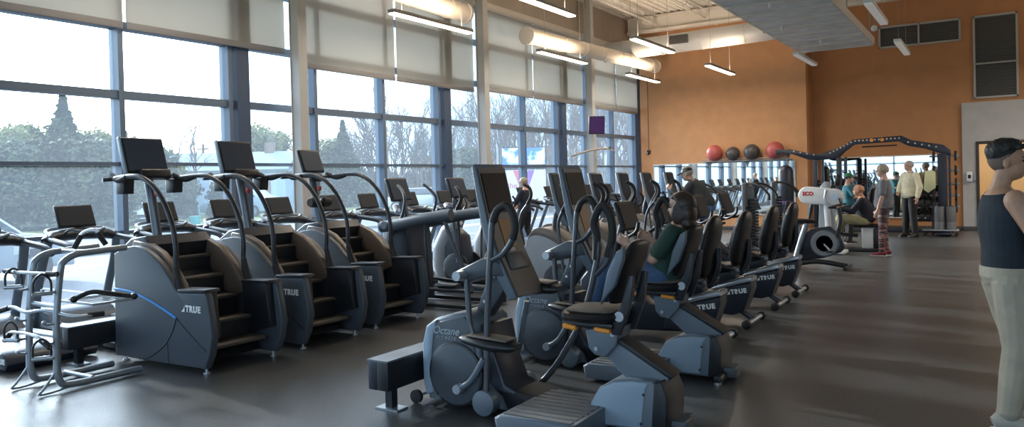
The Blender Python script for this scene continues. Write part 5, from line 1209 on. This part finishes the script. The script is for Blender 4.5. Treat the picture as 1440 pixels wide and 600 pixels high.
# woman standing in grey T-shirt
legg = bpy.data.materials.new('patterned leggings'); legg.use_nodes = True; n = legg.node_tree.nodes; l = legg.node_tree.links; b_ = n['Principled BSDF']; b_.inputs['Roughness'].default_value = .8
tcx = n.new('ShaderNodeTexCoord'); mp = n.new('ShaderNodeMapping'); mp.inputs['Scale'].default_value = (3, 3, 22); wv = n.new('ShaderNodeTexNoise'); wv.inputs['Scale'].default_value = 1.0; wv.inputs['Detail'].default_value = 1
l.new(tcx.outputs['Object'], mp.inputs[0]); l.new(mp.outputs[0], wv.inputs[0]); cr = n.new('ShaderNodeValToRGB'); l.new(wv.outputs['Fac'], cr.inputs[0]); l.new(cr.outputs[0], b_.inputs['Base Color'])
cr.color_ramp.interpolation = 'CONSTANT'; cr.color_ramp.elements[0].color = (.05, .035, .04, 1); cr.color_ramp.elements[1].position = .52; cr.color_ramp.elements[1].color = (.30, .06, .05, 1)
for p_, c_ in ((.57, (.30, .27, .25, 1)), (.62, (.08, .05, .05, 1))): e = cr.color_ramp.elements.new(p_); e.color = c_
person('person with glasses in grey T-shirt and red patterned leggings, standing beside the bald man', (-1.76, 15.76, 0), pi,
       stand(belly=.045, elR=(-.01, -.24, 1.13), wrR=(.06, -.24, .86), elL=(.0, .24, 1.13), wrL=(.08, .24, .88), anL=(.04, .10, .09), look=(0, -.05)),
       skB, dict(k=.020, mat=cloth('grey T-shirt cotton', (.14, .145, .16)), sleeve='short'), dict(k=.010, mat=legg), mshoe, dict(style='short', mat=hGrey, th=.016, na=.05, glasses=1, brow=False), s=.975, vox=.010, fem=True)

# man in cream jacket
person('person in a cream zip jacket and black trousers, standing before the rig', (-1.72, 20.47, 0), pi*1.28,
       stand(elR=(.0, -.27, 1.15), wrR=(.16, -.17, 1.02), elL=(-.02, .26, 1.14), wrL=(.04, .25, .90), belly=.03, anL=(0, .13, .09), anR=(0, -.13, .09), look=(-.35, 0)),
       skB, dict(k=.032, mat=cloth('cream jacket fabric', (.62, .58, .42)), sleeve='long', jacket=1, collar=1), dict(k=.022, mat=cloth('black trouser cloth', (.010, .010, .012))), dshoe, dict(style='short', mat=hWhite, th=.004, wsole=False), s=1.04, vox=.011)

# seated older man
person('balding person in dark top and khaki trousers, seated on the leg machine', (-2.19, 16.75, 0), pi,
       dict(pelvis=(.0, 0, .60), chest=(.05, 0, .92), neck=(.08, 0, 1.07), head=(.13, 0, 1.20), look=(0, .05), lat=(0, 1, 0),
            shL=(.06, .17, 1.0), elL=(.22, .22, .80), wrL=(.46, .20, .86), shR=(.06, -.17, 1.0), elR=(.20, -.23, .80), wrR=(.44, -.20, .86), curlL=.9, curlR=.9, thL=(0, 0, 1), thR=(0, 0, 1),
            hpL=(.02, .09, .60), knL=(.46, .13, .66), anL=(.62, .14, .24), hpR=(.02, -.09, .60), knR=(.44, -.13, .62), anR=(.58, -.14, .22), belly=.05),
       skC, dict(k=.024, mat=cloth('black navy top', (.012, .014, .024)), sleeve='long'), dict(k=.026, mat=cloth('khaki cloth', (.36, .31, .17))), dshoe, dict(style='bald', mat=mat('ginger hair', (.42, .20, .09), .7), th=.006), vox=.010)

# teal shirt with green hat
person('person in a teal shirt and green knit hat, seen from behind near the rig', (-2.74, 18.3, 0), radians(20),
       stand(elR=(.10, -.26, 1.16), wrR=(.30, -.2, 1.08), elL=(.1, .26, 1.16), wrL=(.3, .2, 1.1), look=(-.2, -.1), curlL=.8, curlR=.8),
       skB, dict(k=.024, mat=cloth('teal cotton', (.02, .12, .16)), sleeve='short'), dict(k=.02, mat=MATS['black cotton']), dshoe, dict(style='short', mat=hBrown, cap=cloth('green knit', (.03, .16, .07)), th=.008), s=.89, vox=.011)
